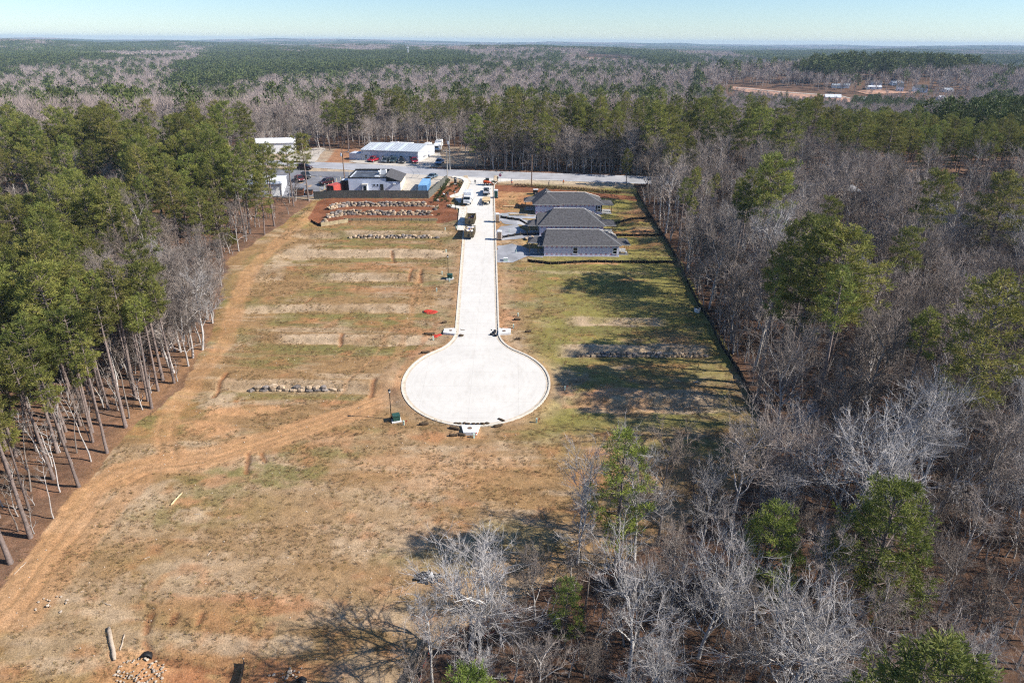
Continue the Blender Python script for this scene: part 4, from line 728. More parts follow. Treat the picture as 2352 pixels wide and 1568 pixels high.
def stone_wall(path, courses, label, hs=.48, ln=(.8, 1.6), up=None):
    """dry laid boulders in courses along a path, each stone an object"""
    t = thing('stone_wall', label, 'stone wall', V2(path[0]), 0, None); o = t.location; L = [0]
    for a, b in zip(path, path[1:]): L.append(L[-1] + math.hypot(b[0] - a[0], b[1] - a[1]))
    def pt(s): x = float(np.interp(s, L, [p[0] for p in path])); y = float(np.interp(s, L, [p[1] for p in path])); return x, y
    for c in range(courses):
        s = random.uniform(0, .4)
        while s < L[-1] - .2:
            w = random.uniform(*ln); x, y = pt(s + w/2); x2, y2 = pt(min(s + w/2 + .3, L[-1])); x1, y1 = pt(max(s + w/2 - .3, 0)); a = math.atan2(y2 - y1, x2 - x1); h = hs*random.uniform(.8, 1.25)
            z = Hs(x - .0, y - .75); taper = min(1, min(s + 1, L[-1] - s)/3.0)
            if c == 0 or random.random() < taper*.98 + .0:
                ob = bpy.data.objects.new('stone', random.choice(STONES)); C.objects.link(ob); ob.parent = t; nx, ny = -math.sin(a), math.cos(a); off = .22*c - .55 + random.uniform(-.09, .09)
                ob.location = (x + nx*off - o.x, y + ny*off - o.y, z + hs*(c*.92 + .32) + random.uniform(-.1, .1) - o.z); ob.scale = (w*1.1, random.uniform(.6, 1.0), h*random.uniform(.9, 1.35)); ob.rotation_euler = (random.uniform(-.25, .25), random.uniform(-.18, .18), a + random.uniform(-.25, .25) + (math.pi if random.random() < .5 else 0))
            s += w
    return t
def resample(path, step):
    L = [0]
    for a, b in zip(path, path[1:]): L.append(L[-1] + math.hypot(b[0] - a[0], b[1] - a[1]))
    n = max(1, round(L[-1]/step)); return [(float(np.interp(k*L[-1]/n, L, [p[0] for p in path])), float(np.interp(k*L[-1]/n, L, [p[1] for p in path]))) for k in range(n + 1)]
def silt_fence(path, label, h=.75, fab='black_plastic', step=1.9, sag=.12, stakes=True):
    pts = resample(path, step); t = thing('silt_fence', label, 'silt fence', V2(pts[0])); o = t.location
    for i, p in enumerate(pts):
        z = Hs(*p); lean = random.uniform(-.05, .05)
        if stakes: MB().box(p[0] - o.x + lean*.5, p[1] - o.y - .05, z - o.z + h*.5, .06, .06, h*1.35).build('stake', 'stake', t)
        if i < len(pts) - 1:
            q = pts[i+1]; V = []; F = []; n = 4
            for k in range(n + 1):
                u = k/n; x = p[0] + (q[0] - p[0])*u; y = p[1] + (q[1] - p[1])*u; g = Hs(x, y); s = sag*math.sin(math.pi*u)*random.uniform(.5, 1.3); wv = random.uniform(-.06, .06)
                for z_, e in ((g - .05, .12), (g + h*.5, wv), (g + h - s, wv*1.3)): V += [(x - o.x, y - o.y + e, z_ - o.z), (x - o.x, y - o.y + e + .02, z_ - o.z)]
            for k in range(n):
                a = k*6; b_ = a + 6
                for j in (0, 2): F += [(a+j, b_+j, b_+j+2, a+j+2), (a+j+1, a+j+3, b_+j+3, b_+j+1)]
                F.append((a+4, b_+4, b_+5, a+5))
            MB().add(V, F).build('fabric', fab, t)
    return t
def wheel(parent, x, y, r, w, name='wheel'):
    o = MB().tube([(x, y - w/2, r), (x, y - w*.42, r), (x, y + w*.42, r), (x, y + w/2, r)], [r*.86, r, r, r*.86], 14).build(name, 'rubber', parent)
    s = -1 if y < 0 else 1; MB().tube([(x, y + s*w*.44, r), (x, y + s*w*.53, r)], [r*.58, r*.5], 10).build('rim', 'rim', o)
def vehicle(kind, p, rz, pname, pcol, label, name=None, group=None, z=None):
    pm = paint(pname, pcol); t = thing(name or {'suv': 'parked_suv', 'pickup': 'pickup_truck', 'sedan': 'parked_car'}[kind], label, {'suv': 'car', 'pickup': 'pickup truck', 'sedan': 'car'}[kind], (p[0], p[1], (Hs(*p) if z is None else z) + .06), rz, group)
    L, Wd = {'suv': (4.9, 1.95), 'pickup': (5.7, 2.0), 'sedan': (4.7, 1.82)}[kind]; a, b = -L/2, L/2; hw = Wd/2
    if kind == 'suv': body = [(a, .4), (a, 1.0), (a+.05, 1.12), (b-1.35, 1.1), (b-.15, 1.0), (b, .8), (b, .42)]; cab = (a+.08, b-1.25, a+.3, b-2.1, 1.1, 1.78)
    elif kind == 'sedan': body = [(a, .38), (a, .88), (a+.1, .96), (a+.9, .98), (b-1.3, .96), (b-.15, .82), (b, .65), (b, .38)]; cab = (a+.55, b-1.25, a+1.2, b-2.1, .96, 1.45)
    else: body = [(a, .5), (a, 1.12), (b-1.45, 1.14), (b-.15, 1.06), (b, .85), (b, .5)]; cab = (b-3.55, b-1.4, b-3.35, b-2.15, 1.12, 1.86)
    MB().extr(body, -hw, hw, 0, .07).build('body', pm, t); MB().box(0, 0, .42, L*.96, Wd*.94, .16).build('sill', 'dark_trim', t)
    x0, x1, x2, x3, z0, z1 = cab; g = MB(); wi, wo = hw - .24, hw - .07
    v = [(x0, -wo, z0 - .03), (x1, -wo, z0 - .03), (x1, wo, z0 - .03), (x0, wo, z0 - .03), (x2, -wi, z1), (x3, -wi, z1), (x3, wi, z1), (x2, wi, z1)]; fc = [(4, 5, 6, 7), (0, 1, 5, 4), (1, 2, 6, 5), (2, 3, 7, 6), (3, 0, 4, 7)]
    cabn = g.add(v, fc).build('windows', 'glass_dark', t); MB().box((x2 + x3)/2, 0, z1 + .02, x3 - x2 + .12, wi*2 + .06, .07, top=.94).build('roof', pm, t)
    pl = MB()
    for y_, yy in ((-wo - .01, -wi - .01), (wo + .01, wi + .01)):
        for u in (0.0, .5, 1.0): pl.tube([(x0 + (x1 - x0)*u, y_, z0), (x2 + (x3 - x2)*u, yy, z1)], .055, 4)
    pl.build('pillars', pm, cabn)
    if kind == 'pickup': MB().box((a + x0)/2 + .05, 0, 1.145, x0 - a - .35, Wd - .36, .03).build('bed', 'dark_trim', t); MB().box(a + .04, 0, .98, .1, Wd - .1, .5).build('tailgate', pm, t)
    for sx in (a + L*.19, b - L*.18):
        for sy in (-1, 1): wheel(t, sx, sy*(hw - .1), .37 if kind != 'sedan' else .33, .25)
    for sy in (-1, 1): MB().box(b - .03, sy*(hw - .3), .82 if kind != 'sedan' else .68, .1, .38, .17).build('headlight', 'lamp_glass', t); MB().box(a + .01, sy*(hw - .2), .9 if kind != 'sedan' else .75, .08, .22, .2).build('taillight', 'tail_red', t)
    MB().box(b + .02, 0, .55, .14, Wd*.92, .2).build('bumper', 'dark_trim', t); MB().box(a - .02, 0, .55, .14, Wd*.92, .2).build('bumper', 'dark_trim', t)
    for sy in (-1, 1): MB().box(x1 - .45, sy*(hw + .1), z0 + .12, .14, .22, .16).build('mirror', 'dark_trim', t)
    return t
def roof_shell(mb, x0, x1, y0, y1, z, rise, hw, he, th=.14, axis='x', mi=0, me_=1):
    """closed hipped or gabled roof; ridge along x (or y), hips of length hw at the low end and he at the high end"""
    if axis == 'y': f = lambda x, y, q: (y, x, q); X0, X1, Y0, Y1 = y0, y1, x0, x1
    else: f = lambda x, y, q: (x, y, q); X0, X1, Y0, Y1 = x0, x1, y0, y1
    ym = (Y0 + Y1)/2; t = [(X0, Y0, z), (X1, Y0, z), (X1, Y1, z), (X0, Y1, z), (X0 + hw, ym, z + rise), (X1 - he, ym, z + rise)]
    v = [f(*q) for q in t] + [f(q[0], q[1], q[2] - th) for q in t[:4]]
    mb.add(v, [(0, 1, 5, 4), (2, 3, 4, 5), (1, 2, 5), (3, 0, 4)], mi); mb.add(v, [(0, 1, 7, 6), (1, 2, 8, 7), (2, 3, 9, 8), (3, 0, 6, 9), (6, 7, 8, 9)], me_)
def window(parent, x, y, z, w, h, axis='x', s=-1, panes=2, trim='frame_white'):
    """s: outward direction sign; axis: the wall runs along x or y"""
    f = (lambda u, d, q: (x + u, y + s*d, z + q)) if axis == 'x' else (lambda u, d, q: (x + s*d, y + u, z + q))
    m = MB()
    def bar(u0, u1, q0, q1, d): c = f((u0 + u1)/2, d/2, (q0 + q1)/2); m.box(*c, (u1 - u0) if axis == 'x' else d, d if axis == 'x' else (u1 - u0), q1 - q0)
    bar(-w/2 - .12, -w/2, -.1, h + .12, .07); bar(w/2, w/2 + .12, -.1, h + .12, .07); bar(-w/2, w/2, h, h + .12, .065); bar(-w/2, w/2, -.1, 0, .08)
    if panes == 2: bar(-w/2, w/2, h/2 - .04, h/2 + .04, .06)
    o = m.build('window', trim, parent)
    for k in range(panes):
        q0, q1 = k*h/panes, (k + 1)*h/panes; g = MB(); c = f(0, .02, (q0 + q1)/2); g.box(*c, w if axis == 'x' else .02, .02 if axis == 'x' else w, q1 - q0 - (.08 if panes == 2 else 0)); g.build('pane', 'glass_dark', o)
# ------------------------------------------------------------------ house wrap print
def wrap_mat():
    m = mat('house_wrap', (.70, .68, .80), .55, .06, 1.2, bump=.12, bscale=5); nt = m.node_tree; b = nt.nodes['Principled BSDF']; out = b.inputs['Base Color'].links[0].from_socket; tc = nt.nodes['Texture Coordinate']
    sx = nt.nodes.new('ShaderNodeSeparateXYZ'); nt.links.new(tc.outputs['Object'], sx.inputs[0])
    def M(op, a, b_=None, c=None):
        n = nt.nodes.new('ShaderNodeMath'); n.operation = op
        for i, q in enumerate((a, b_, c)):
            if q is None: continue
            if isinstance(q, (int, float)): n.inputs[i].default_value = q
            else: nt.links.new(q, n.inputs[i])
        return n.outputs[0]
    u = M('ADD', sx.outputs[0], sx.outputs[1]); fu = M('SUBTRACT', M('FLOORED_MODULO', u, 1.19), .6); z = sx.outputs[2]
    def over(mask, c, k=.85):
        nonlocal out
        mx = nt.nodes.new('ShaderNodeMix'); mx.data_type = 'RGBA'; nt.links.new(M('MULTIPLY', mask, k), mx.inputs[0]); nt.links.new(out, mx.inputs[6]); mx.inputs[7].default_value = (*c, 1); out = mx.outputs[2]
    band = lambda v, lo, hi: M('MULTIPLY', M('GREATER_THAN', v, lo), M('LESS_THAN', v, hi))
    for zc in (.62, 2.42):
        d = M('SQRT', M('ADD', M('POWER', fu, 2), M('POWER', M('SUBTRACT', z, zc), 2))); over(band(d, .09, .21), (.50, .05, .10))
        n = nt.nodes.new('ShaderNodeTexNoise'); n.inputs['Scale'].default_value = 14; nt.links.new(tc.outputs['Object'], n.inputs[0])
        over(M('MULTIPLY', M('MULTIPLY', band(z, zc - .38, zc - .25), band(fu, -.42, .42)), M('GREATER_THAN', n.outputs[0], .42)), (.12, .10, .26))
    n = nt.nodes.new('ShaderNodeTexNoise'); n.inputs['Scale'].default_value = 9; nt.links.new(tc.outputs['Object'], n.inputs[0])
    over(M('MULTIPLY', M('MULTIPLY', band(z, 1.36, 1.44), band(fu, -.5, .35)), M('GREATER_THAN', n.outputs[0], .5)), (.22, .18, .36), .6)
    over(band(z, 1.5, 1.53), (.45, .42, .55), .5)
    nt.links.new(out, b.inputs['Base Color']); MT['house_wrap'] = m
wrap_mat()
def house(x0, x1, y0, y1, z, label, rise, hipw, hipe, wins, extra=None, wh=2.75):
    t = thing('house_under_construction', label, 'house', (x0, y0, z)); w, d = x1 - x0, y1 - y0
    MB().box(w/2, d/2, -.1, w + .3, d + .3, .36).build('slab', 'slab', t); m = MB()
    m.box(w/2, .075, wh/2 + .08, w, .15, wh); m.box(w/2, d - .075, wh/2 + .08, w, .15, wh); m.box(.075, d/2, wh/2 + .08, .15, d - .3, wh); m.box(w - .075, d/2, wh/2 + .08, .15, d - .3, wh)
    if hipw < 1.5: m.add([(.1 + hipw*.4, .5, wh), (.1 + hipw*.4, d - .5, wh), (.1 + hipw*.75, d/2, wh + rise*.93)], [(0, 1, 2)])
    wl = m.build('wall', 'house_wrap', t); r = MB(); roof_shell(r, -.45, w + .45, -.45, d + .45, wh + .12, rise, hipw, hipe); rf = r.build('roof', ['shingle', 'fascia'], t)
    for (px_, py_) in ((.35, .62), (.7, .7)): MB().tube([(w*px_, d*py_, wh + rise*.5), (w*px_, d*py_, wh + rise*.5 + .95)], .06, 6).build('vent_pipe', 'black_plastic', rf)
    rc = MB(); rc.tube([(-.45 + hipw, d/2, wh + .14 + rise), (w + .45 - hipe, d/2, wh + .14 + rise)], .09, 4)
    for sy in (-.45, d + .45): rc.tube([(w + .45 - hipe, d/2, wh + .14 + rise), (w + .45, sy, wh + .13)], .085, 4)
    rc.build('ridge_cap', 'fascia', rf)
    for u, q, ww, hh in wins: window(t, u*w, 0, q, ww, hh)
    window(t, w, d*.3, .9, .9, 1.3, 'y', 1); window(t, w*.3, d, .9, .9, 1.3, 'x', 1); window(t, w*.7, d, .9, .9, 1.3, 'x', 1)
    MB().box(-.03, d*.55, 1.15, .06, 2.6, 2.15).build('garage_door', 'glass_dark', t)
    if extra: extra(t, w, d, wh)
    return t
def porch(t, x0, x1, y0, y1, h, rise, hw, he, posts, floor=.16):
    MB().box((x0 + x1)/2, (y0 + y1)/2, floor/2 - .08, x1 - x0, y1 - y0, floor + .12).build('porch_floor', 'slab', t); r = MB(); roof_shell(r, x0 - .3, x1 + .3, y0 - .3, y1 + .3, h, rise, hw, he); r.build('porch_roof', ['shingle', 'fascia'], t)
    for x, y in posts: MB().box(x, y, h/2 - .08, .16, .16, h).build('post', 'post_wood', t)
def h1x(t, w, d, wh):
    porch(t, -3.6, -.02, 2.5, 6.0, 2.7, 1.0, 1.6, 0.1, [(-3.45, 2.7), (-3.45, 5.8), (-1.4, 2.7)]); r = MB(); roof_shell(r, -1.6, 3.5, .2, d - 1.0, wh - .25, 1.6, 1.9, .2); r.build('lower_roof', ['shingle', 'fascia'], t); porch(t, w + .02, w + 2.6, 1.5, 7.2, 2.6, .9, .1, 1.5, [(w + 2.4, 1.7), (w + 2.4, 4.4), (w + 2.4, 7.0)])
def h2x(t, w, d, wh):
    porch(t, -2.8, -.02, 1.2, 5.4, 2.6, 1.0, 1.7, .1, [(-2.6, 1.4), (-2.6, 5.2)]); r = MB(); roof_shell(r, -.8, 6.0, .9, d - .6, wh + .1, 2.15, .3, .3); r.build('lower_roof', ['shingle', 'fascia'], t); porch(t, w + .02, w + 3.2, 1.6, 7.4, 2.6, .9, .1, 1.6, [(w + 3.0, 1.8), (w + 3.0, 4.6), (w + 3.0, 7.2)])
def h3x(t, w, d, wh):
    r = MB(); roof_shell(r, -.9, 7.2, -1.3, d + .6, wh + .08, 2.5, 3.9, .4, axis='y'); r.build('cross_roof', ['shingle', 'fascia'], t); m = MB(); m.box(3.2, -.42, wh/2 + .05, 6.4, .85, wh); m.build('wall', 'house_wrap', t); porch(t, -3.0, -.02, 4.2, 8.0, 2.6, .9, 1.4, .1, [(-2.8, 4.4), (-2.8, 7.8)])
    porch(t, w + .02, w + 3.0, .3, 5.6, 2.6, .8, .1, 1.5, [(w + 2.8, .5), (w + 2.8, 5.4)])
    for s in (-.72, .72): MB().box(w*.955 + s, -.05, 1.55, .28, .06, 1.7).build('shutter', 'black_plastic', t)
house(7.6, 25.6, 159.3, 168.6, 17.6, 'purple wrapped unfinished house nearest the lawn', 2.65, 1.1, 5.0, [(.414, .75, .95, 1.45), (.945, .75, .85, 1.45)], h1x)
house(6.9, 23.3, 172.6, 182.2, 19.0, 'purple wrapped unfinished house in the middle of the row of three', 3.35, 4.2, 5.2, [(.61, 1.0, .7, .9), (.82, 1.0, .75, .9)], h2x)
house(6.3, 24.8, 189.6, 198.8, 20.9, 'purple wrapped unfinished house nearest the main road', 2.3, 3.2, 5.0, [(.955, .75, .85, 1.5)], h3x)
# ------------------------------------------------------------------ block building behind the fence
zb = 23.15
t = thing('block_building', 'pale blue block building with flat tarred roof behind the wooden fence', 'building', (-49.6, 207.2, zb), rad(2)); w, d, h = 11.3, 13.0, 4.0
m = MB(); m.box(w/2, .12, h/2, w, .24, h); m.box(w/2, d - .12, h/2, w, .24, h); m.box(.12, d/2, h/2, .24, d - .5, h); m.build('wall', 'blue_wall', t); rf = MB().box(w/2, d/2, h - .32, w - .1, d - .1, .1).build('roof', 'tar_roof', t)
m = MB(); m.box(w/2, .1, h + .1, w + .2, .34, .3); m.box(w/2, d - .1, h + .25, w + .2, .34, .6); m.box(.05, d/2, h + .16, .34, d - .4, .42); m.build('parapet', 'parapet', rf)
a = MB().box(9.4, 8.6, h + .4, 1.9, 2.0, 1.3).build('rooftop_unit', 'white_metal', rf); MB().tube([(9.4, 8.6, h + 1.05), (9.4, 8.6, h + 1.12)], .7, 12).build('fan', 'dark_trim', a); MB().tube([(8.3, 7.6, h - .1), (8.3, 7.6, h + .7), (8.0, 6.6, h + .75)], .32, 8).build('duct', 'white_metal', rf); MB().box(8.2, 3.0, h - .05, 1.3, .9, .5).build('rooftop_vent', 'white_metal', rf)
window(t, 7.6, 0, 1.6, .5, .6, panes=1, trim='blue_wall'); window(t, 8.7, 0, 1.6, .5, .6, panes=1, trim='blue_wall'); dd_ = MB().box(9.9, -.03, 1.1, 1.0, .08, 2.2).build('door', 'dark_trim', t); MB().box(9.5, -.1, 1.1, .05, .1, .25).build('handle', 'rim', dd_)
m = MB(); m.box(5.0, -.6, 1.1, 1.5, 1.2, 2.2); m.build('porch_box', 'white_wall', t); MB().box(5.0, -.65, 2.3, 1.8, 1.5, .22).build('porch_roof', 'fascia', t); MB().box(5.0, -1.22, .95, .8, .05, 1.8).build('porch_door', 'glass_dark', t)
ax, ah = w + .03, 3.0; aw = 4.2; MB().box(ax + aw/2, .12, ah/2, aw, .24, ah).build('annex_wall', 'blue_wall', t); MB().box(ax + aw/2, d - .12, ah/2, aw, .24, ah).build('annex_wall', 'blue_wall', t); MB().box(ax + aw - .11, d/2, ah/2, .24, d - .52, ah).build('side_wall', 'cream_wall', t)
m = MB(); m.add([(ax, .06, ah), (ax + aw, .06, ah), (ax, .06, h + .55)], [(0, 1, 2)]); m.add([(ax, d - .06, ah), (ax + aw, d - .06, ah), (ax, d - .06, h + .55)], [(2, 1, 0)]); m.build('gable', 'black_plastic', t)
m = MB(); v = [(ax - .2, -.3, h + .72), (ax + aw + .35, -.3, ah + .02), (ax + aw + .35, d + .2, ah + .02), (ax - .2, d + .2, h + .72)]; m.add(v + [(p[0], p[1], p[2] - .16) for p in v], [(0, 1, 2, 3), (4, 7, 6, 5), (0, 4, 5, 1), (1, 5, 6, 2), (2, 6, 7, 3), (3, 7, 4, 0)]); m.build('shed_roof', 'shingle', t); MB().box(ax + 2.4, -.25, 2.35, .8, .5, .35).build('wall_unit', 'white_metal', t)
m = MB(); m.box(-1.2, 3.2, 1.5, 2.3, 4.4, 3.0); m.build('lean_to', 'black_plastic', t); MB().box(-1.2, 2.6, 3.08, 2.2, 2.4, .14).build('lean_to_roof', 'white_metal', t)
def container(p, rz, L, wd, h, m1, label, name='shipping_container', zoff=0):
    t = thing(name, label, 'container', (p[0], p[1], Hs(*p) + zoff), rz); b = MB(); b.box(L/2, 0, h/2 + .1, L, wd, h).build('body', m1, t); MB().box(L/2, 0, h + .13, L + .02, wd + .02, .07).build('roof', m1, t)
    r = MB(); n = int(L/.55)
    for k in range(n): 
        for s in (-1, 1): r.box((k + .5)*L/n, s*(wd/2 + .02), h/2 + .1, .16, .05, h*.9)
    for k in range(5): r.box(-.02, (k - 2)*wd/5.5, h/2 + .1, .05, .14, h*.9)
    r.build('ribs', m1, t)
    for s in (-1, 1): MB().box(-.03, s*wd/4, h/2 + .1, .05, wd/2 - .2, h*.86).build('door', 'dark_trim' if m1 == 'red_steel' else 'blue_steel', t)
    for s in (0, L):
        for q in (-1, 1): MB().box(s, q*wd/2, h/2 + .1, .16, .16, h + .1).build('corner_post', m1, t)
container((-27.0, 204.5), rad(90), 10.5, 2.45, 2.7, 'blue_steel', 'sky blue shipping container inside the fence corner'); container((-54.6, 204.6), rad(70), 5.0, 2.4, 2.5, 'red_steel', 'red steel container beside the pale blue block building')
def dumpster(p, rz, L, wd, h, m1, label):
    t = thing('dumpster', label, 'dumpster', (p[0], p[1], Hs(*p) + .05), rz); m = MB(); m.add([(-L/2, -wd/2, .1), (L/2, -wd/2, .1), (L/2, wd/2, .1), (-L/2, wd/2, .1), (-L/2 - .15, -wd/2 - .1, h), (L/2 + .15, -wd/2 - .1, h), (L/2 + .15, wd/2 + .1, h), (-L/2 - .15, wd/2 + .1, h)], [(3, 2, 1, 0), (0, 1, 5, 4), (1, 2, 6, 5), (2, 3, 7, 6), (3, 0, 4, 7)]); m.build('body', m1, t)
    for s in (-1, 1): MB().box(s*L/4, 0, h + .04, L/2 + .1, wd + .26, .1, rz=0).build('lid', 'dark_trim', t)
    for s in (-1, 1): MB().box(0, s*(wd/2 + .14), h*.6, L*.9, .12, .16).build('lift_rail', m1, t)
dumpster(S(899, 587), rad(8), 2.4, 2.0, 1.9, 'rust_brown', 'tall rust brown dumpster beside the white shed'); dumpster(S(928, 585), rad(5), 2.0, 1.4, 1.25, 'rust_brown', 'small dark dumpster nearest the fence end')
# ------------------------------------------------------------------ steel sided buildings
def gable_building(p, rz, w, d, h, rise, wallm, roofm, label, name='metal_building', wins=(), drops=(), panels=(), lean=False):
    t = thing(name, label, 'building', (p[0], p[1], Hs(*p) - .1), rz); m = MB(); m.box(w/2, .1, h/2, w, .2, h); m.box(w/2, d - .1, h/2, w, .2, h)
    for x in (.1, w - .1): e = .09; m.add([(x - e, .2, 0), (x + e, .2, 0), (x - e, d - .2, 0), (x + e, d - .2, 0), (x - e, .2, h), (x + e, .2, h), (x - e, d - .2, h), (x + e, d - .2, h), (x - e, d/2, h + rise*.97), (x + e, d/2, h + rise*.97)], [(0, 2, 6, 8, 4), (1, 5, 9, 7, 3), (4, 8, 9, 5), (8, 6, 7, 9)])
    m.build('wall', wallm, t); r = MB()
    for s, (y0, y1) in enumerate(((-.25, d/2), (d + .25, d/2))): r.add([(-.2, y0, h + .05), (w + .2, y0, h + .05), (w + .2, y1, h + rise + .05), (-.2, y1, h + rise + .05), (-.2, y0, h - .1), (w + .2, y0, h - .1), (w + .2, y1, h + rise - .1), (-.2, y1, h + rise - .1)], [(0, 1, 2, 3), (7, 6, 5, 4), (0, 4, 5, 1), (1, 5, 6, 2), (3, 7, 4, 0)])
    n = int(w/1.0)
    for k in range(n + 1): x = k*w/n; r.add([(x - .04, -.25, h + .06), (x + .04, -.25, h + .06), (x + .04, d/2, h + rise + .06), (x - .04, d/2, h + rise + .06), (x, -.25, h + .12), (x, d/2, h + rise + .12)], [(0, 4, 5, 3), (1, 2, 5, 4)])
    rf = r.build('roof', roofm, t)
    for x in panels: MB().add([(x - .6, .4, h + .05 + rise*.5/(d/2)*1 + .06), (x + .6, .4, h + .05 + rise*.5/(d/2) + .06), (x + .6, d/2 - .5, h + rise*(d/2 - .5)/(d/2) + .12), (x - .6, d/2 - .5, h + rise*(d/2 - .5)/(d/2) + .12)], [(0, 1, 2, 3)]).build('skylight', 'sky_panel', rf)
    MB().box(w/2, -.3, h - .02, w + .4, .16, .16).build('gutter', 'white_metal', t)
    for x in drops: MB().box(x, -.12, h/2, .14, .12, h).build('downspout', 'white_metal', t)
    for x, q, ww, hh in wins: window(t, x, 0, q, ww, hh)
    return t
tm = gable_building((-54.4, 250.2), math.atan2(-3.9, 20.8), 21.2, 20, 3.8, 1.3, 'metal_wall', 'metal_roof', 'long light grey metal building with a row of pickups in front', wins=[(1.7, .9, .8, 1.1), (4.6, .9, .8, 1.1), (8.2, .9, .8, 1.1), (11.4, .9, .8, 1.3), (14.9, .9, 1.0, 1.3), (18.3, .9, .8, 1.3)], drops=(.4, 6.1, 12.7, 20.8), panels=(4, 9, 14))
MB().box(21.6, 9, 1.6, .8, 6, .12).build('dock_roof', 'white_metal', tm); MB().box(21.24, 9, 1.3, .06, 4.5, 2.6).build('roller_door', 'white_wall', tm); MB().box(-2.5, 3, 1.2, 4.6, 5.5, 2.4, topy=.96).build('side_shed', 'metal_wall', tm)
gable_building((-81.5, 200.2), math.atan2(2.2, 11), 13.4, 13, 4.3, .8, 'white_wall', 'white_metal', 'white painted shed with low white roof left of the parking lot', name='white_shed', drops=(13.2,)); gable_building((-97, 264), rad(12), 14, 9, 4.2, 1.2, 'white_wall', 'white_metal', 'white workshop at the edge of the pines beyond the road', name='white_workshop', wins=[(10, 1, .9, 1.1)])
gable_building((-124, 252), rad(12), 17, 8, 2.8, 1.6, 'red_steel', 'metal_roof', 'low red walled house with pale roof half hidden by pines', name='red_house', wins=[(3, .8, .9, 1.1), (8, .8, .9, 1.1), (13, .8, .9, 1.1)]); gable_building((112, 184), rad(-6), 13, 8, 2.8, 1.9, 'cream_wall', 'shingle', 'grey roofed house deep in the right wood', name='wood_house', wins=[(3, .8, .9, 1.1), (9, .8, .9, 1.1)]); gable_building((131, 176), rad(8), 11, 8, 2.8, 1.8, 'white_wall', 'metal_roof', 'pale roofed house behind the bare trees near the right edge', name='wood_house', wins=[(3, .8, .9, 1.1)])
for i, (a, b_, w, d, h, r, wm, rm, lb) in enumerate([(2495, 264, 26, 9, 3, 2, 'white_wall', 'metal_roof', 'long pale house leftmost in the far village'), (2534, 258, 9, 8, 4.5, 3, 'white_wall', 'shingle', 'small steep roofed house at the back of the far village'), (2612, 257, 17, 9, 3, 2.5, 'metal_wall', 'shingle', 'grey roofed house in the back row of the far village'), (2600, 269, 22, 9, 3, 1.5, 'white_wall', 'white_metal', 'low bright roofed house in the front row of the far village'), (2676, 257, 20, 9, 3, 2, 'metal_wall', 'white_metal', 'house with bright white roof in the far village'), (2690, 275, 9, 11, 5, 4, 'white_wall', 'shingle', 'tall white gabled house in the far village'), (2742, 279, 19, 10, 5, 3.5, 'white_wall', 'shingle', 'big white house with grey roof in the far village'), (2958, 251, 20, 9, 3, 2, 'white_wall', 'metal_roof', 'lone pale house highest on the right hillside'), (2475, 298, 22, 12, 2, 3, 'white_wall', 'white_metal', 'white roofed tent like hall beside the red clay cut'), (2577, 309, 12, 9, 4, 2, 'white_wall', 'white_metal', 'white shed just above the dark pine block'), (2820, 306, 10, 8, 4, 2, 'white_wall', 'white_metal', 'small white shed behind the pine block'), (2835, 279, 16, 9, 3, 2, 'white_wall', 'metal_roof', 'grey roofed house right of the big white house')]):
    p = S(a, b_); w, d = w*.75, d*.8; gable_building(p, random.uniform(-.3, .3), w, d, h, r, wm, rm, lb, name='village_house', wins=[(w*.25, 1, 1.2, 1.4), (w*.7, 1, 1.2, 1.4)])
p = S(2617, 300); tt = thing('dump_truck', 'dark blue dump truck parked by the far haul road', 'truck', (p[0], p[1], Hs(*p) + 1.3)); MB().extr([(-5, 1.1), (-5, 3.6), (3, 3.6), (3, 1.1)], -1.4, 1.4).build('bed', paint('navy', (.02, .05, .16)), tt); MB().extr([(3.3, .8), (3.3, 3.4), (5, 3.4), (5.6, 2.2), (6.4, 2.0), (6.4, .8)], -1.3, 1.3, 0, .1).build('cab', 'white_metal', tt)
for x in (-4, -2.6, 4.8):
    for s in (-1, 1): wheel(tt, x, s*1.2, .55, .4)
# ------------------------------------------------------------------ fence, walls
fpts = resample([(-58.6, 200.7), (-24.8, 200.7)], 2.4); fp2 = resample([(-24.8, 200.7), (-21.0, 218.6)], 2.4)
t = thing('privacy_fence', 'dark grey wooden fence with a return along the mulch bed', 'fence', V2(fpts[0])); o = t.location; PAN = {}
for pts in (fpts, fp2):
    for i in range(len(pts) - 1):
        a, b_ = pts[i], pts[i+1]; L = math.hypot(b_[0]-a[0], b_[1]-a[1]); rz = math.atan2(b_[1]-a[1], b_[0]-a[0]); m = MB(); n = 16
        for k in range(n): m.box((k + .5)*L/n, random.uniform(-.008, .008), 1.15 + random.uniform(-.02, .02), L/n*.94, .03, 2.3)
        for q in (.4, 1.2, 2.0): m.box(L/2, .04, q, L, .04, .1)
        m.build('panel', 'wood_fence', t, loc=(a[0]-o.x, a[1]-o.y, min(Hs(*a), Hs(*b_))-o.z), rz=rz)
        MB().box(0, .07, 1.1, .12, .12, 2.3).build('post', 'wood_fence', t, loc=(a[0]-o.x, a[1]-o.y, Hs(*a)-o.z), rz=rz)
SS = lambda l: [S(a, b_) for a, b_ in l]
stone_wall(SS([(981, 632), (1008, 621), (1042, 614)]) + [(-47.5, 196.4), (-23.3, 196.4)], 3, 'upper of the two long boulder walls below the wooden fence')
stone_wall(SS([(954, 655), (984, 646), (1025, 638)]) + [(-49.5, 190.5), (-22.6, 190.5)], 3, 'lower of the two long boulder walls below the wooden fence')
stone_wall([(-22.6, 191.2), (-22.4, 194), (-22.3, 197), (-22.6, 199.6)], 1, 'short boulder edging at the right end of the terraces')
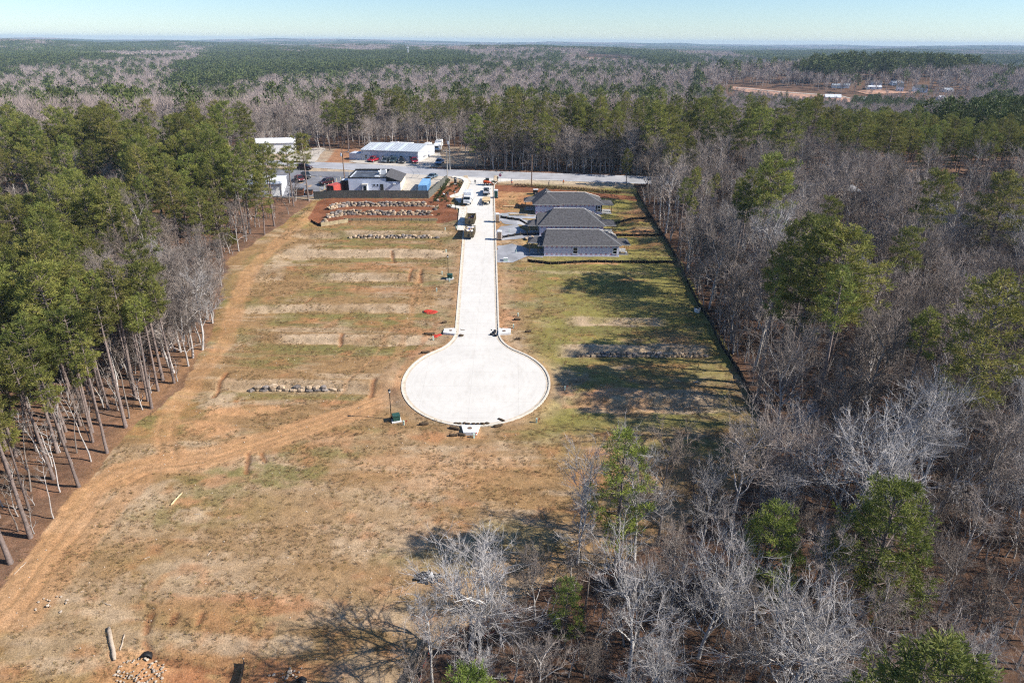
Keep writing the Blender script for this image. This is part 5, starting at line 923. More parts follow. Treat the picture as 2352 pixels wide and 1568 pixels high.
stone_wall([(-42.7, 172.9), (-36, 172.75), (-27, 173.05), (-19.4, 173.1)], 2, 'boulder wall across the lawn below the terraces', .5, (.7, 1.3)); stone_wall([(-44.9, 102.7), (-40, 102.95), (-34, 102.8), (-28.4, 103.1)], 2, 'boulder wall on the lower left lot by the sand washout', .48, (.8, 1.5)); stone_wall([(11.6, 114.6), (19, 114.85), (27, 114.7), (35.8, 115.0)], 2, 'boulder wall on the right lawn beside the cul-de-sac', .48, (.6, 1.2))
t = thing('retaining_wall', 'low plank retaining wall with a bright return below the boulder terraces', 'retaining wall', (-48, 186, Hs(-48, 184.8))); o = t.location
rp = SS([(963, 669), (1042, 653)]) + [(-46.5, 185.9), (-20.8, 185.9)]
for a, b_ in zip(rp, rp[1:]):
    q = resample([a, b_], 2.4)
    for c, d in zip(q, q[1:]):
        L = math.hypot(d[0]-c[0], d[1]-c[1]); rz = math.atan2(d[1]-c[1], d[0]-c[0]); z = Hs((c[0]+d[0])/2, (c[1]+d[1])/2 - .9)
        for k in range(4): MB().box(L/2, random.uniform(-.012, .012), .12 + k*.27, L - .03, .16, .255).build('plank', 'timber_wall', t, loc=(c[0]-o.x, c[1]-o.y, z-o.z), rz=rz)
        MB().box(0, -.02, .5, .14, .22, 1.25).build('post', 'timber_wall', t, loc=(c[0]-o.x, c[1]-o.y, z-o.z), rz=rz)
silt_fence(SS([(932, 656), (962, 668)]), 'short black silt fence at the left end of the retaining wall')
silt_fence(SS([(1501, 655), (1595, 666)]), 'black silt fence in front of the middle house drive, beside the upper tan toilet'); silt_fence(SS([(1812, 666), (1954, 657)]), 'black silt fence behind the middle house'); silt_fence(SS([(1507, 716), (1560, 706), (1623, 703)]), 'black silt fence between the middle and nearest house drives'); silt_fence(SS([(1834, 709), (1988, 709)]), 'black silt fence behind the nearest house')
silt_fence(SS([(1582, 786), (1657, 794), (1760, 788), (1900, 790), (2030, 790)]), 'black silt fence along the lawn below the nearest house'); silt_fence([(37.6, 208), (37.9, 196), (38.2, 184), (39.0, 170), (39.4, 157), (39.0, 145), (38.9, 134), (39.5, 126), (39.2, 117), (40.0, 107), (39.6, 98), (39.8, 89)], 'long black silt fence along the edge of the right wood', 1.1, sag=.25)
silt_fence(W([(925, 1600), (955, 1530), (985, 1470)]), 'torn black silt fence at the bottom edge', .9); silt_fence(W([(952, 1610), (968, 1545), (985, 1500)]), 'orange red barrier mesh beside the torn black fence at the bottom edge', .5, 'red_mesh', 2.0, .3); silt_fence(W([(1060, 1480), (1130, 1455), (1210, 1425)]), 'sagging red barrier mesh lying in the foreground thicket', .45, 'red_mesh', 1.6, .4); silt_fence(W([(1440, 1362), (1505, 1340)]), 'short red barrier mesh half hidden below the lone young pine', .45, 'red_mesh', 1.6, .4)
# ------------------------------------------------------------------ street furniture
lamp_post(S(1345, 833), 'black lamp post beside the middle of the street'); lamp_post(S(1174, 1256), 'black lamp post beside the cul-de-sac'); lamp_post(S(1366, 628), 'black lamp post in the mulch bed by the parked box truck')
transformer(S(1350, 836), 'green transformer box at the foot of the lamp post up the street'); transformer(S(1189, 1260), 'green transformer box at the foot of the cul-de-sac lamp post', .3)
c5 = lambda a, b_: S(900 + a/3.92, 560 + b_/3.92); c6 = lambda a, b_: S(1100 + a/3.485, 900 + b_/3.485)
for p, fl, lb in [(c5(1708, 515), 0, 'tall pale pedestal on the lawn beside the two full dumpsters'), (c5(1835, 496), 0, 'short pale pedestal at the kerb by the dumpsters'), (c5(1718, 780), 0, 'low pedestal just above the street lamp on the left lots'), (c5(1672, 1035), 0, 'pedestal left of the lamp post up the street'), (c5(1757, 1115), 0, 'pedestal in front of the transformer up the street'), (c5(1607, 1232), 0, 'pedestal below the lamp post up the street'), (c6(697, 415), 1, 'pedestal beside the red heap left of the street neck'), (c6(1534, 292), 0, 'pedestal right of the street neck'), (c6(2072, 962), 1, 'pedestal with red flag right of the cul-de-sac'), (c6(387, 1305), 1, 'pedestal beside the cul-de-sac transformer'), (c6(1122, 1438), 1, 'pedestal below the cul-de-sac storm drain'), (c6(1775, 1282), 1, 'pedestal in the shade below right of the cul-de-sac'), (c6(1582, 172), 0, 'small pedestal above right of the street neck')]: pedestal(p, lb, fl)
for (a, b_), lb in [(S(1526, 656), 'white standpipe behind the upper tan toilet'), (S(1529, 697 + 0), 'white standpipe on the middle gravel drive'), (S(1548, 759), 'white standpipe on the nearest gravel drive'), (S(1508, 650), 'short white standpipe beside the upper tan toilet')]: tag(MB().tube([(0, 0, -.1), (0, 0, .95), (0, 0, 1.0)], [.08, .08, .09], 8).build('standpipe', 'pedestal', loc=V2((a, b_))), lb, 'pipe', 'white standpipes on the gravel drives')
ncx, ncy = float(street_c(121)), 121.3
inlet((ncx - 4.1, S(1350, 996)[1]), rad(90), 'storm drain top left of the street neck'); inlet((ncx + 4.1, S(1500, 996)[1]), rad(-90), 'storm drain top right of the street neck'); inlet((SCX - .2, SCY - SR - .05), rad(180), 'storm drain top at the bottom of the cul-de-sac')
def log(name, p, q, r, m_k, label, cat, group=None, z=None):
    a, b_ = V2(p), V2(q); mid = (a + b_)/2; n = 7; pts = []
    for k in range(n + 1): u = k/n; v = a.lerp(b_, u) - mid; pts.append((v.x + random.uniform(-.04, .04), v.y + random.uniform(-.04, .04), v.z + r*.8 + random.uniform(-.03, .03)))
    return tag(MB().tube(pts, [r*(.85 + .3*random.random())*(1 if 0 < k < n else .8) for k in range(n + 1)], 9).build(name, m_k, None, True, loc=mid), label, cat, group)
for i, (a, b_, l, an, lb) in enumerate([(640, 365, 1.6, 0, 'dark straw wattle left of the red heap by the street neck'), (690, 362, .8, .6, 'short wattle touching the red heap by the street neck'), (1690, 335, 1.2, .2, 'wattle on the lawn right of the street neck'), (1575, 208, 1.4, .1, 'dark wattle above right of the street neck'), (615, 558, 1.6, .15, 'wattle at the upper left rim of the cul-de-sac'), (600, 1302, 1.5, .1, 'wattle below the cul-de-sac transformer'), (920, 1352, 1.6, -.3, 'wattle just left of the cul-de-sac storm drain'), (910, 1422, 1.3, .1, 'left one of two wattles below the cul-de-sac storm drain'), (990, 1416, 1.4, -.2, 'right one of two wattles below the cul-de-sac storm drain'), (1375, 1320, 1.5, .3, 'wattle on the rim right of the cul-de-sac storm drain'), (1412, 1256, 1.2, -.6, 'dark wattle lying on the cul-de-sac concrete'), (1585, 410, .9, 0, 'small wattle in the bare patch right of the flare'), (815, 240, 1.0, .4, 'wattle above left of the street neck')]):
    p = c6(a, b_); dx, dy = math.cos(an)*l/2, math.sin(an)*l/2; log('wattle', (p[0] - dx, p[1] - dy), (p[0] + dx, p[1] + dy), .24, 'wattle', lb, 'wattle', 'dark sediment wattles round the cul-de-sac')
RH = [lump_mesh(50 + i, mats='red_plastic', rough=.5, sz=.45, sub=3) for i in range(2)]
for k, (a, b_, lb) in enumerate([(672, 118, 'crumpled red plastic mesh on the lawn up the street'), (735, 368, 'crumpled red plastic mesh beside the street neck')]): ob = put('plastic_mesh_heap', RH[k], loc=V2(c6(a, b_))); ob.scale = (2.0 - .6*k, 1.3, 1.1); tag(ob, lb, 'plastic mesh')
t = thing('inlet_bags', 'black gravel bags piled at the storm drain right of the neck', 'sandbags', V2((ncx + 3.2, 121.6)))
for k in range(7): ob = put('bag', lump_mesh(70 + k, mats='black_plastic', rough=.2), t); ob.location = (random.uniform(-.5, .4), (k - 3)*.42, .22 + .1*(k % 2)); ob.scale = (.75, .55, .35); ob.rotation_euler = (0, 0, random.uniform(0, 3))
t = thing('inlet_bags', 'dark gravel bags at the storm drain left of the neck', 'sandbags', V2((ncx - 3.3, 121.6)))
for k in range(4): ob = put('bag', lump_mesh(80 + k, mats='wattle', rough=.2), t); ob.location = (random.uniform(-.3, .5), (-1.2, 1.1, 1.5, -1.5)[k], .2); ob.scale = (1.0, .45, .35); ob.rotation_euler = (0, 0, random.uniform(-.3, .3))
t = thing('inlet_bags', 'dark bags strung along the bottom storm drain', 'sandbags', (SCX - .2, SCY - SR + .45, float(base(92.5)) + .05))
for k in range(8): ob = put('bag', lump_mesh(90 + k, mats='wattle', rough=.25), t); ob.location = ((k - 3.5)*.7, random.uniform(-.1, .15), .14); ob.scale = (.72, .4, .3); ob.rotation_euler = (0, 0, random.uniform(-.3, .3))
def text(parent, s, size, loc, rot, material):
    c = bpy.data.curves.new('lettering', 'FONT'); c.body = s; c.size = size; c.align_x = 'CENTER'; c.align_y = 'CENTER'; c.extrude = .004; ob = bpy.data.objects.new('lettering', c); C.objects.link(ob)
    dg = bpy.context.evaluated_depsgraph_get(); me = bpy.data.meshes.new_from_object(ob.evaluated_get(dg)); bpy.data.objects.remove(ob); me.materials.clear(); me.materials.append(MT[material]); q = put('lettering', me, parent, loc); q.rotation_euler = rot; return q
p = S(1500.6, 550); t = thing('stop_sign', 'red stop sign with a green street name blade on its post', 'sign', V2(p)); MB().tube([(0, 0, -.2), (0, 0, 3.35)], .05, 6).build('post', 'galv', t); m = MB(); pr = [(math.cos(rad(22.5 + 45*k))*.45, math.sin(rad(22.5 + 45*k))*.45 + 2.55) for k in range(8)]; m.extr(pr, -.075, -.05); sg = m.build('octagon', 'sign_red', t); text(sg, 'STOP', .3, (0, -.082, 2.55), (math.pi/2, 0, 0), 'frame_white'); bl = MB().box(.45, 0, 3.25, 1.1, .03, .22).build('name_blade', 'sign_green', t); MB().box(.45, -.02, 3.25, .8, .012, .05).build('lettering', 'frame_white', bl); MB().box(-.1, 0, 3.25, .2, .04, .26).build('bracket', 'frame_white', t)
p = S(1366, 552); t = thing('entrance_sign', 'dark pillar sign with a white mark at the street mouth', 'sign', V2(p), rad(8)); MB().box(0, 0, .1, 1.0, .6, .3).build('base', 'concrete_pale', t); MB().box(0, 0, 1.2, .75, .34, 2.0).build('pillar', 'dark_trim', t); MB().box(.41, 0, 1.2, .06, .36, 2.05).build('side_trim', 'frame_white', t); MB().add([(-.18, -.18, 1.75), (.0, -.18, 1.62), (.2, -.18, 1.72), (.12, -.18, 1.92), (-.1, -.18, 1.95)], [(0, 1, 2, 3, 4)]).build('emblem', 'frame_white', t)
def toilet(p, m1, label, rz=0):
    t = thing('portable_toilet', label, 'portable toilet', V2(p), rz); MB().box(0, 0, .1, 1.2, 1.2, .24).build('base', 'dark_trim', t); MB().box(0, 0, 1.2, 1.1, 1.1, 2.0).build('cabin', m1, t); d = MB().box(0, -.565, 1.15, .78, .04, 1.8).build('door', m1, t)
    for k in (-.22, 0, .22): MB().box(k, -.6, 1.1, .08, .03, 1.4).build('door_rib', m1, d)
    MB().box(0, 0, 2.3, 1.2, 1.2, .24, top=.78).build('roof', 'frame_white', t); MB().box(.57, 0, 1.2, .05, 1.0, 1.9).build('side_panel', m1, t)
    for s in (-1, 1): MB().box(s*.54, -.54, 1.2, .1, .1, 2.05).build('corner', 'frame_white', t)
toilet(S(1492, 667), 'tan_plastic', 'tan portable toilet farther up the street kerb', .1); toilet(S(1498, 720), 'tan_plastic', 'tan portable toilet nearest the camera by the kerb', -.05); toilet(S(1488, 594), 'green_plastic', 'green portable toilet with white roof beside the trailer')
# ------------------------------------------------------------------ vehicles on the street
zs = lambda p: float(base(p[1])) + .05
p = S(1402, 619); p = (p[0], p[1] + 3.2); t = thing('box_truck', 'white box truck parked facing down the street', 'truck', (p[0], p[1], zs(p)), rad(-93)); bx = MB().box(-1.1, 0, 1.95, 4.4, 2.3, 2.3).build('cargo_box', 'white_metal', t)
for k in range(7): MB().box(-3.1 + k*.66, 0, 3.12, .06, 2.32, .05).build('roof_rib', 'white_metal', bx)
MB().extr([(1.15, .55), (1.15, 2.3), (1.6, 2.35), (2.45, 2.3), (2.95, 1.45), (3.1, 1.2), (3.1, .55)], -1.02, 1.02, 0, .1).build('cab', 'frame_white', t); MB().add([(2.52, -.88, 2.2), (2.52, .88, 2.2), (3.0, .92, 1.5), (3.0, -.92, 1.5)], [(0, 1, 2, 3)]).build('windscreen', 'glass_dark', t)
for s in (-1, 1): MB().box(1.95, s*1.03, 1.85, .8, .02, .6).build('side_window', 'glass_dark', t); MB().box(2.7, s*1.28, 1.75, .12, .22, .4).build('mirror', 'dark_trim', t); MB().box(3.12, s*.75, .95, .06, .34, .22).build('headlight', 'lamp_glass', t)
MB().box(3.12, 0, 1.0, .05, 1.0, .3).build('grille', 'galv', t); MB().box(3.15, 0, .58, .16, 2.0, .24).build('bumper', 'frame_white', t); MB().box(-.4, 0, .62, 5.4, .9, .22).build('chassis', 'dark_trim', t)
for x in (2.2, -2.2):
    for s in (-1, 1): wheel(t, x, s*.95, .42, .3)
p = S(1459, 590); p = (p[0], p[1] + 3.0); v = vehicle('pickup', p, rad(91), 'white_paint', (.78, .78, .78), 'white pickup coupled to the flat wooden trailer', z=zs(p) - .06)
for k in range(9): MB().box(random.uniform(-2.6, -1.2), random.uniform(-.6, .6), 1.3 + random.uniform(0, .25), random.uniform(.2, .5), random.uniform(.2, .5), random.uniform(.15, .4), rz=random.uniform(0, 3)).build('tool_box', random.choice(['dark_trim', 'galv', 'frame_white', 'black_plastic']), v)
p = S(1459, 607); t = thing('flat_trailer', 'flat wooden deck trailer behind the white pickup', 'trailer', (p[0], p[1], zs(p)), rad(91)); dk = None
for k in range(12): MB().box(.45, -1.17 + (k + .5)*2.34/12, .88, 5.3, .185, .06).build('plank', 'lumber', t)
for k in range(6): MB().box(-2.85, -.6 + (k + .5)*.2, .78, 1.3, .185, .06).build('plank', 'lumber', t)
MB().box(.3, 0, .74, 5.5, 2.3, .16).build('frame', 'dark_trim', t); MB().box(3.6, 0, .7, 1.4, .16, .14).build('drawbar', 'dark_trim', t)
for x in (-2.35, -1.5):
    for s in (-1, 1): wheel(t, x, s*.98, .36, .24)
for s in (-1, 1): MB().box(-1.9, s*1.0, .79, 2.0, .34, .06).build('mudguard', 'dark_trim', t)
def rolloff(p, rz, L, label, m1='olive_steel'):
    t = thing('roll_off_dumpster', label, 'dumpster', (p[0], p[1], zs(p)), rz); w, h = 2.35, 1.55
    MB().box(0, 0, .35, L, w, .12).build('floor', m1, t)
    for s in (-1, 1):
        q = MB().box(0, s*(w/2 - .04), h/2 + .3, L, .08, h).build('side', m1, t); r = MB()
        for k in range(8): r.box(-L/2 + (k + .5)*L/8, s*(w/2 + .05), h/2 + .28, .12, .1, h - .05)
        r.box(0, s*(w/2 + .02), h + .33, L, .16, .1); r.build('ribs', m1, q)
    MB().box(-L/2 + .04, 0, h/2 + .3, .08, w - .17, h).build('front_panel', m1, t); g = MB().box(L/2 - .04, 0, h/2 + .3, .08, w - .17, h).build('gate', m1, t); r = MB()
    for y in (-.95, -.4, .4, .95): r.box(L/2 + .04, y, h/2 + .3, .08, .12, h)
    r.box(L/2 + .05, 0, .75, .08, 2.1, .12); r.build('gate_ribs', m1, g); MB().box(L/2 + .09, 0, .75, .06, .5, .6).build('hook_plate', 'black_plastic', t)
    for x in (-L/2 + .5, L/2 - .5):
        for s in (-1, 1): MB().tube([(x, s*.85 - .09, .17), (x, s*.85 + .09, .17)], .16, 8).build('roller', 'rubber', t)
    return t
def debris(p, rz, L, zlo, n, mats, label, hmax):
    m = MB()
    for k in range(n):
        kd = random.random(); x, y = random.uniform(-L/2 + .3, L/2 - .3), random.uniform(-.95, .95); z = zlo + random.uniform(0, hmax)*(1 - .35*abs(y))
        sz = (random.uniform(.8, 2.0), random.uniform(.1, .3), .06) if kd < .4 else (random.uniform(.3, .8), random.uniform(.3, .7), random.uniform(.1, .4)); c = len(m.v); m.box(0, 0, 0, *sz, mi=random.randrange(len(mats)))
        R = Matrix.Rotation(random.uniform(0, 6.28), 3, 'Z') @ Matrix.Rotation(random.uniform(-.5, .5), 3, 'X') @ Matrix.Rotation(random.uniform(-.4, .4), 3, 'Y')
        for i in range(c, len(m.v)): q = R @ Vector(m.v[i]); m.v[i] = (max(-L/2 + .1, min(L/2 - .1, q.x + x)), max(-1.1, min(1.1, q.y + y)), max(.45, q.z + z))
    tag(m.build('building_rubble', mats, loc=(p[0], p[1], zs(p)), rz=rz), label, 'rubble', None, 'stuff')
m_('board_white', (.72, .70, .72), .8, .1, 3); m_('board_orange', (.60, .25, .13), .8, .2, 3); m_('board_blue', (.08, .10, .22), .7, .2, 3)
p1 = S(1410, 680); p1 = (p1[0], p1[1] + 3.1); p2 = S(1407.5, 720.5); p2 = (p2[0], p2[1] + 3.1)
rolloff(p1, rad(-92), 6.0, 'olive roll-off dumpster half full, the farther of two'); rolloff(p2, rad(-92), 6.0, 'olive roll-off dumpster heaped full, the nearer of two')
debris(p1, rad(-92), 6.0, .5, 60, ['board_orange', 'board_blue', 'board_blue', 'lumber', 'red_plastic'], 'orange and dark blue rubble inside the farther dumpster', .5); debris(p2, rad(-92), 6.0, .9, 120, ['board_white', 'board_white', 'lumber', 'tan_plastic', 'board_blue'], 'pale boards and wrap heaped in the nearer dumpster', 1.1)
p = S(1463, 555.5); t = thing('skid_steer', 'orange skid steer loader at the street mouth', 'loader', (p[0], p[1], zs(p)), rad(4)); MB().extr([(-1.3, .5), (-1.35, 1.35), (-.9, 1.5), (.5, 1.1), (.75, .5)], -.62, .62, 0, .06).build('body', 'orange_paint', t); cb = MB().box(-.15, 0, 1.72, 1.1, 1.0, .95, top=.88).build('cab', 'glass_dark', t); MB().box(-.15, 0, 2.24, 1.15, 1.05, .1).build('cab_roof', 'galv', cb)
for s in (-1, 1):
    MB().tube([(-1.1, s*.78, 1.5), (.2, s*.8, 1.35), (1.2, s*.72, .6)], .09, 5).build('lift_arm', 'orange_paint', t)
    for x in (-.75, .5): wheel(t, x, s*.72, .42, .3)
    for x in (-.65, .4): MB().tube([(x, s*.5, 1.3), (x, s*.45, 2.2)], .04, 4).build('cage_bar', 'dark_trim', cb)
MB().extr([(1.15, .15), (1.2, .85), (1.3, .85), (1.95, .2), (1.9, .12)], -.85, .85).build('bucket', 'rust_brown', t); MB().box(-1.36, 0, .95, .06, 1.0, .6).build('grille', 'dark_trim', t)
ob = put('soil_clod', lump_mesh(99, mats='shrub_leaf', rough=.4), loc=(p[0] + 2.0, p[1] + .1, zs(p) + 1.1)); ob.scale = (1.2, .9, .6); tag(ob, 'small uprooted shrub carried in the loader bucket', 'shrub')
# parked vehicles
rdir = lambda x: math.atan2(float(road_c(x + 2) - road_c(x - 2)), 4)
vehicle('suv', S(916, 508), rdir(-60), 'maroon', (.045, .012, .016), 'dark maroon suv driving along the main road'); vehicle('pickup', S(899, 541), rad(-60), 'maroon2', (.16, .03, .03), 'maroon and cream pickup parked against the white shed'); vehicle('pickup', S(918, 530), rad(-60), 'dark_grey', (.06, .06, .07), 'dark grey pickup behind the maroon one by the white shed'); vehicle('suv', S(980, 553), rad(-125), 'maroon', (.045, .012, .016), 'dark red suv alone in the middle of the parking lot'); vehicle('sedan', S(1296, 535), rad(-115), 'blue_grey', (.10, .15, .20), 'blue grey car behind the blue container')
for a, b_, k, pn, pc, rz, lb in [(1121, 482, 'pickup', 'bright_red', (.36, .015, .03), -110, 'bright red pickup parked leftmost at the metal building'), (1156, 485.5, 'suv', 'slate', (.09, .11, .13), -98, 'slate grey suv second from the left at the metal building'), (1179, 486, 'suv', 'dark_teal', (.04, .07, .08), -92, 'dark teal suv in the middle of the row at the metal building'), (1205, 486.5, 'pickup', 'black_paint', (.03, .03, .035), -85, 'black pickup beside the dark teal suv'), (1243, 488, 'pickup', 'dark_red', (.26, .012, .03), -75, 'dark red pickup rightmost at the metal building corner'), (1319, 490, 'pickup', 'sky_blue', (.18, .30, .48), -100, 'light blue pickup in the shade by the utility poles'), (735, 540, 'pickup', 'brick_red', (.33, .05, .04), 10, 'red truck half hidden by the pines left of the shed')]: vehicle(k, S(a, b_), rad(rz), pn, pc, lb)
def camper(p, rz, L, label):
    t = thing('camper_trailer', label, 'camper', V2(p), rz); MB().extr([(-L/2, .5), (-L/2, 2.9), (L/2 - .9, 2.95), (L/2 - .1, 2.4), (L/2, 1.6), (L/2 - .4, .5)], -1.2, 1.2, 0, .1).build('body', 'white_metal', t); MB().box(-L*.2, 0, 3.0, 1.0, .9, .28).build('roof_unit', 'white_metal', t); MB().box(L/2 - .03, 0, 1.9, .08, 1.5, .6).build('front_window', 'glass_dark', t); MB().box(L/2 - .12, 0, 1.2, .3, 2.1, .6).build('blue_band', 'blue_steel', t)
    for s in (-1, 1):
        MB().box(0, s*1.21, 1.8, L*.4, .04, .6).build('window', 'glass_dark', t)
        for x in (-.5, .5): wheel(t, x, s*1.05, .38, .25)
camper(S(1317, 441), rad(-92), 7, 'white and blue camper parked at the edge of the pines'); camper((-43.5, 275.5), rad(-11), 10, 'long white camper behind the metal building'); camper((-33.5, 274), rad(-95), 6, 'left one of two small campers behind the metal building corner'); camper((-29.6, 274), rad(-92), 6, 'right one of two small campers behind the metal building corner')
# utility poles and lines
def upole(p, toprow, m1, label, arm=True, can=False, light=0):
    b0 = V2(p); lo, hi = 3, 25
    for _ in range(25):
        m = (lo + hi)/2
        if proj(b0.x, b0.y, b0.z + m)[1]*1.30612 > toprow: lo = m
        else: hi = m
    t = thing('utility_pole', label, 'utility pole', b0, rdir(p[0])); h = lo; MB().tube([(0, 0, -.3), (0, 0, h)], [.19, .12], 8).build('pole', m1, t)
    if arm:
        a = MB().box(0, .14, h - .5, 2.4, .12, .12).build('crossarm', m1, t)
        for x in (-1.05, -.4, 1.05): MB().tube([(x, .14, h - .44), (x, .14, h - .2)], .06, 6).build('insulator', 'ceramic', a)
    if can: MB().tube([(-.42, 0, h - 2.9), (-.42, 0, h - 1.9)], .3, 10).build('transformer', 'ceramic', t)
    if light: MB().tube([(0, 0, h - abs(light)), (.9*np.sign(light), 0, h - abs(light) + 1.0), (1.7*np.sign(light), 0, h - abs(light) + 1.2)], .045, 5).build('lamp_arm', 'galv', t); MB().box(1.9*np.sign(light), 0, h - abs(light) + 1.2, .6, .25, .14).build('lamp_head', 'galv', t)
    return b0 + Vector((0, 0, h - .2))
P1 = upole(S(912, 489), 405, 'pole_grey', 'pale utility pole with lamp left across the main road', False, light=-1.0); P2 = upole(S(1033, 531), 441, 'pole_wood', 'brown utility pole with transformer beside the parking lot', False, True, 2.6); P3 = upole(S(1342.5, 540), 449, 'pole_grey', 'grey utility pole with crossarm at the mulch bed', True); P4 = upole(S(1594.5, 558), 464, 'pole_wood', 'utility pole beyond the houses on the roadside', True); P5 = upole(S(1350, 510), 406, 'pole_grey', 'utility pole with white can at the dirt drive', False, True); P6 = V2((62, 214)) + Vector((0, 0, 10.5)); P0 = V2((-150, 262)) + Vector((0, 0, 10))
upole((62, 214), 480, 'pole_wood', 'utility pole in the wood past the houses', True)
def wire(a, b_, sag, label, dz=0):
    mid = (a + b_)/2; pts = []
    for k in range(15): u = k/14; v = a.lerp(b_, u) - mid; pts.append((v.x, v.y, v.z + dz - 4*sag*u*(1 - u)))
    tag(MB().tube(pts, .03, 4).build('power_line', 'dark_trim', loc=mid), label, 'power line', 'power lines along the main road')
for a, b_, lb in [(P1, P2, 'left poles'), (P2, P3, 'parking lot pole and mulch bed pole'), (P3, P4, 'mulch bed pole and roadside pole'), (P4, P6, 'roadside pole and the right wood'), (P3, P5, 'mulch bed pole and dirt drive pole')]: wire(a, b_, 1.0, 'upper power line between the ' + lb); wire(a, b_, 1.3, 'lower power line between the ' + lb, -1.2)
for k, (a, b_) in enumerate([(1260, 1365), (1365, 1340), (1465, 1280), (1555, 1215), (1645, 1150), (1740, 1100), (1940, 985)]): tag(MB().tube([(0, 0, -.1), (0, 0, 1.15), (0, 0, 1.22)], [.09, .09, .03], 8).build('bollard', 'yellow_post', loc=V2(S(800 + a/7.84, 400 + b_/7.84))), 'cream post in the row along the parking lot edge', 'bollard', 'cream posts along the parking lot')
tag(MB().box(0, 0, .05, 2.6, 1.6, .1).build('pallet_sheet', 'galv', loc=V2(S(974, 566)), rz=.6), 'pale sheet lying among the cream posts', 'sheet')
# planting
def bush_mesh(seed, n, r, h, ln, wd, m_k):
    rng = np.random.default_rng(seed); a = rng.uniform(0, 6.28, n); q = np.sqrt(rng.uniform(0, 1, n))*r; z = rng.uniform(.1, 1, n)*h*(1 - (q/r)**2*.5); c = np.stack([np.cos(a)*q, np.sin(a)*q, z], -1); d = np.stack([np.cos(a), np.sin(a), np.full(n, 1.)], -1); d /= np.linalg.norm(d, axis=1, keepdims=True); return npmesh('foliage', *blades(c, d, 5, ln, wd, rng, .3, .8, .05), [m_k])
SB = [bush_mesh(i, 40, .38, .9, .25, .06, 'shrub_leaf') for i in range(3)]; DB = [bush_mesh(10 + i, 60, .6, .8, .4, .035, 'dry_leaf') for i in range(3)]; GB = bush_mesh(30, 420, 2.4, 2.6, .55, .09, 'needle')
c1 = lambda a, b_: S(600 + a/2.94, 360 + b_/2.94)
sh = [c1(2075 + 120*k/13, 745 - 200*k/13) for k in range(14)] + [c1(a, b_) for a, b_ in [(2232, 575), (2252, 560), (2270, 575), (2300, 560), (2285, 600), (2260, 615), (2240, 640), (2215, 600), (2205, 640), (2180, 660), (2160, 625), (2140, 700), (2165, 720), (2135, 740), (2185, 745), (2205, 770), (2160, 690), (2295, 585), (2095, 790), (2105, 820), (2085, 690), (2120, 660)]]
for k, p in enumerate(sh): ob = put('shrub', SB[k % 3], loc=V2(p), rz=random.uniform(0, 6)); s = random.uniform(.8, 1.3); ob.scale = (s, s, s*(1.3 if k < 14 else 1)); tag(ob, 'small dark evergreen in the row beside the wooden fence' if k < 14 else 'small dark evergreen dotted over the mulch bed', 'shrub', 'evergreens along the fence' if k < 14 else 'evergreens in the mulch bed')
hp = [S(1300 + a/2.94, 480 + b_/2.94) for a, b_ in [(735, 236), (830, 240), (960, 245), (1080, 255), (1250, 266), (1400, 278), (1520, 290), (1640, 300)]]
for k, p in enumerate(resample(hp, 1.15)): ob = put('dry_shrub', DB[k % 3], loc=V2((p[0], p[1] + random.uniform(-.2, .2))), rz=random.uniform(0, 6)); tag(ob, 'brown bare shrub in the hedge row behind the houses', 'shrub', 'brown hedge row behind the houses')
ob = put('juniper', GB, loc=V2(P(522, 560))); tag(ob, 'yellow green bushy evergreen at the upper left wood edge', 'shrub')
for k, (a, b_) in enumerate([(930, 600), (970, 610), (1060, 580), (1150, 520), (1230, 490), (1310, 455), (1390, 410), (800, 590)]): tree('sap', k % 3, *S(800 + a/7.84, 400 + b_/7.84), random.uniform(.4, .62), 'small leafless tree in the row on the clay bank across the road', 'small trees on the clay bank')
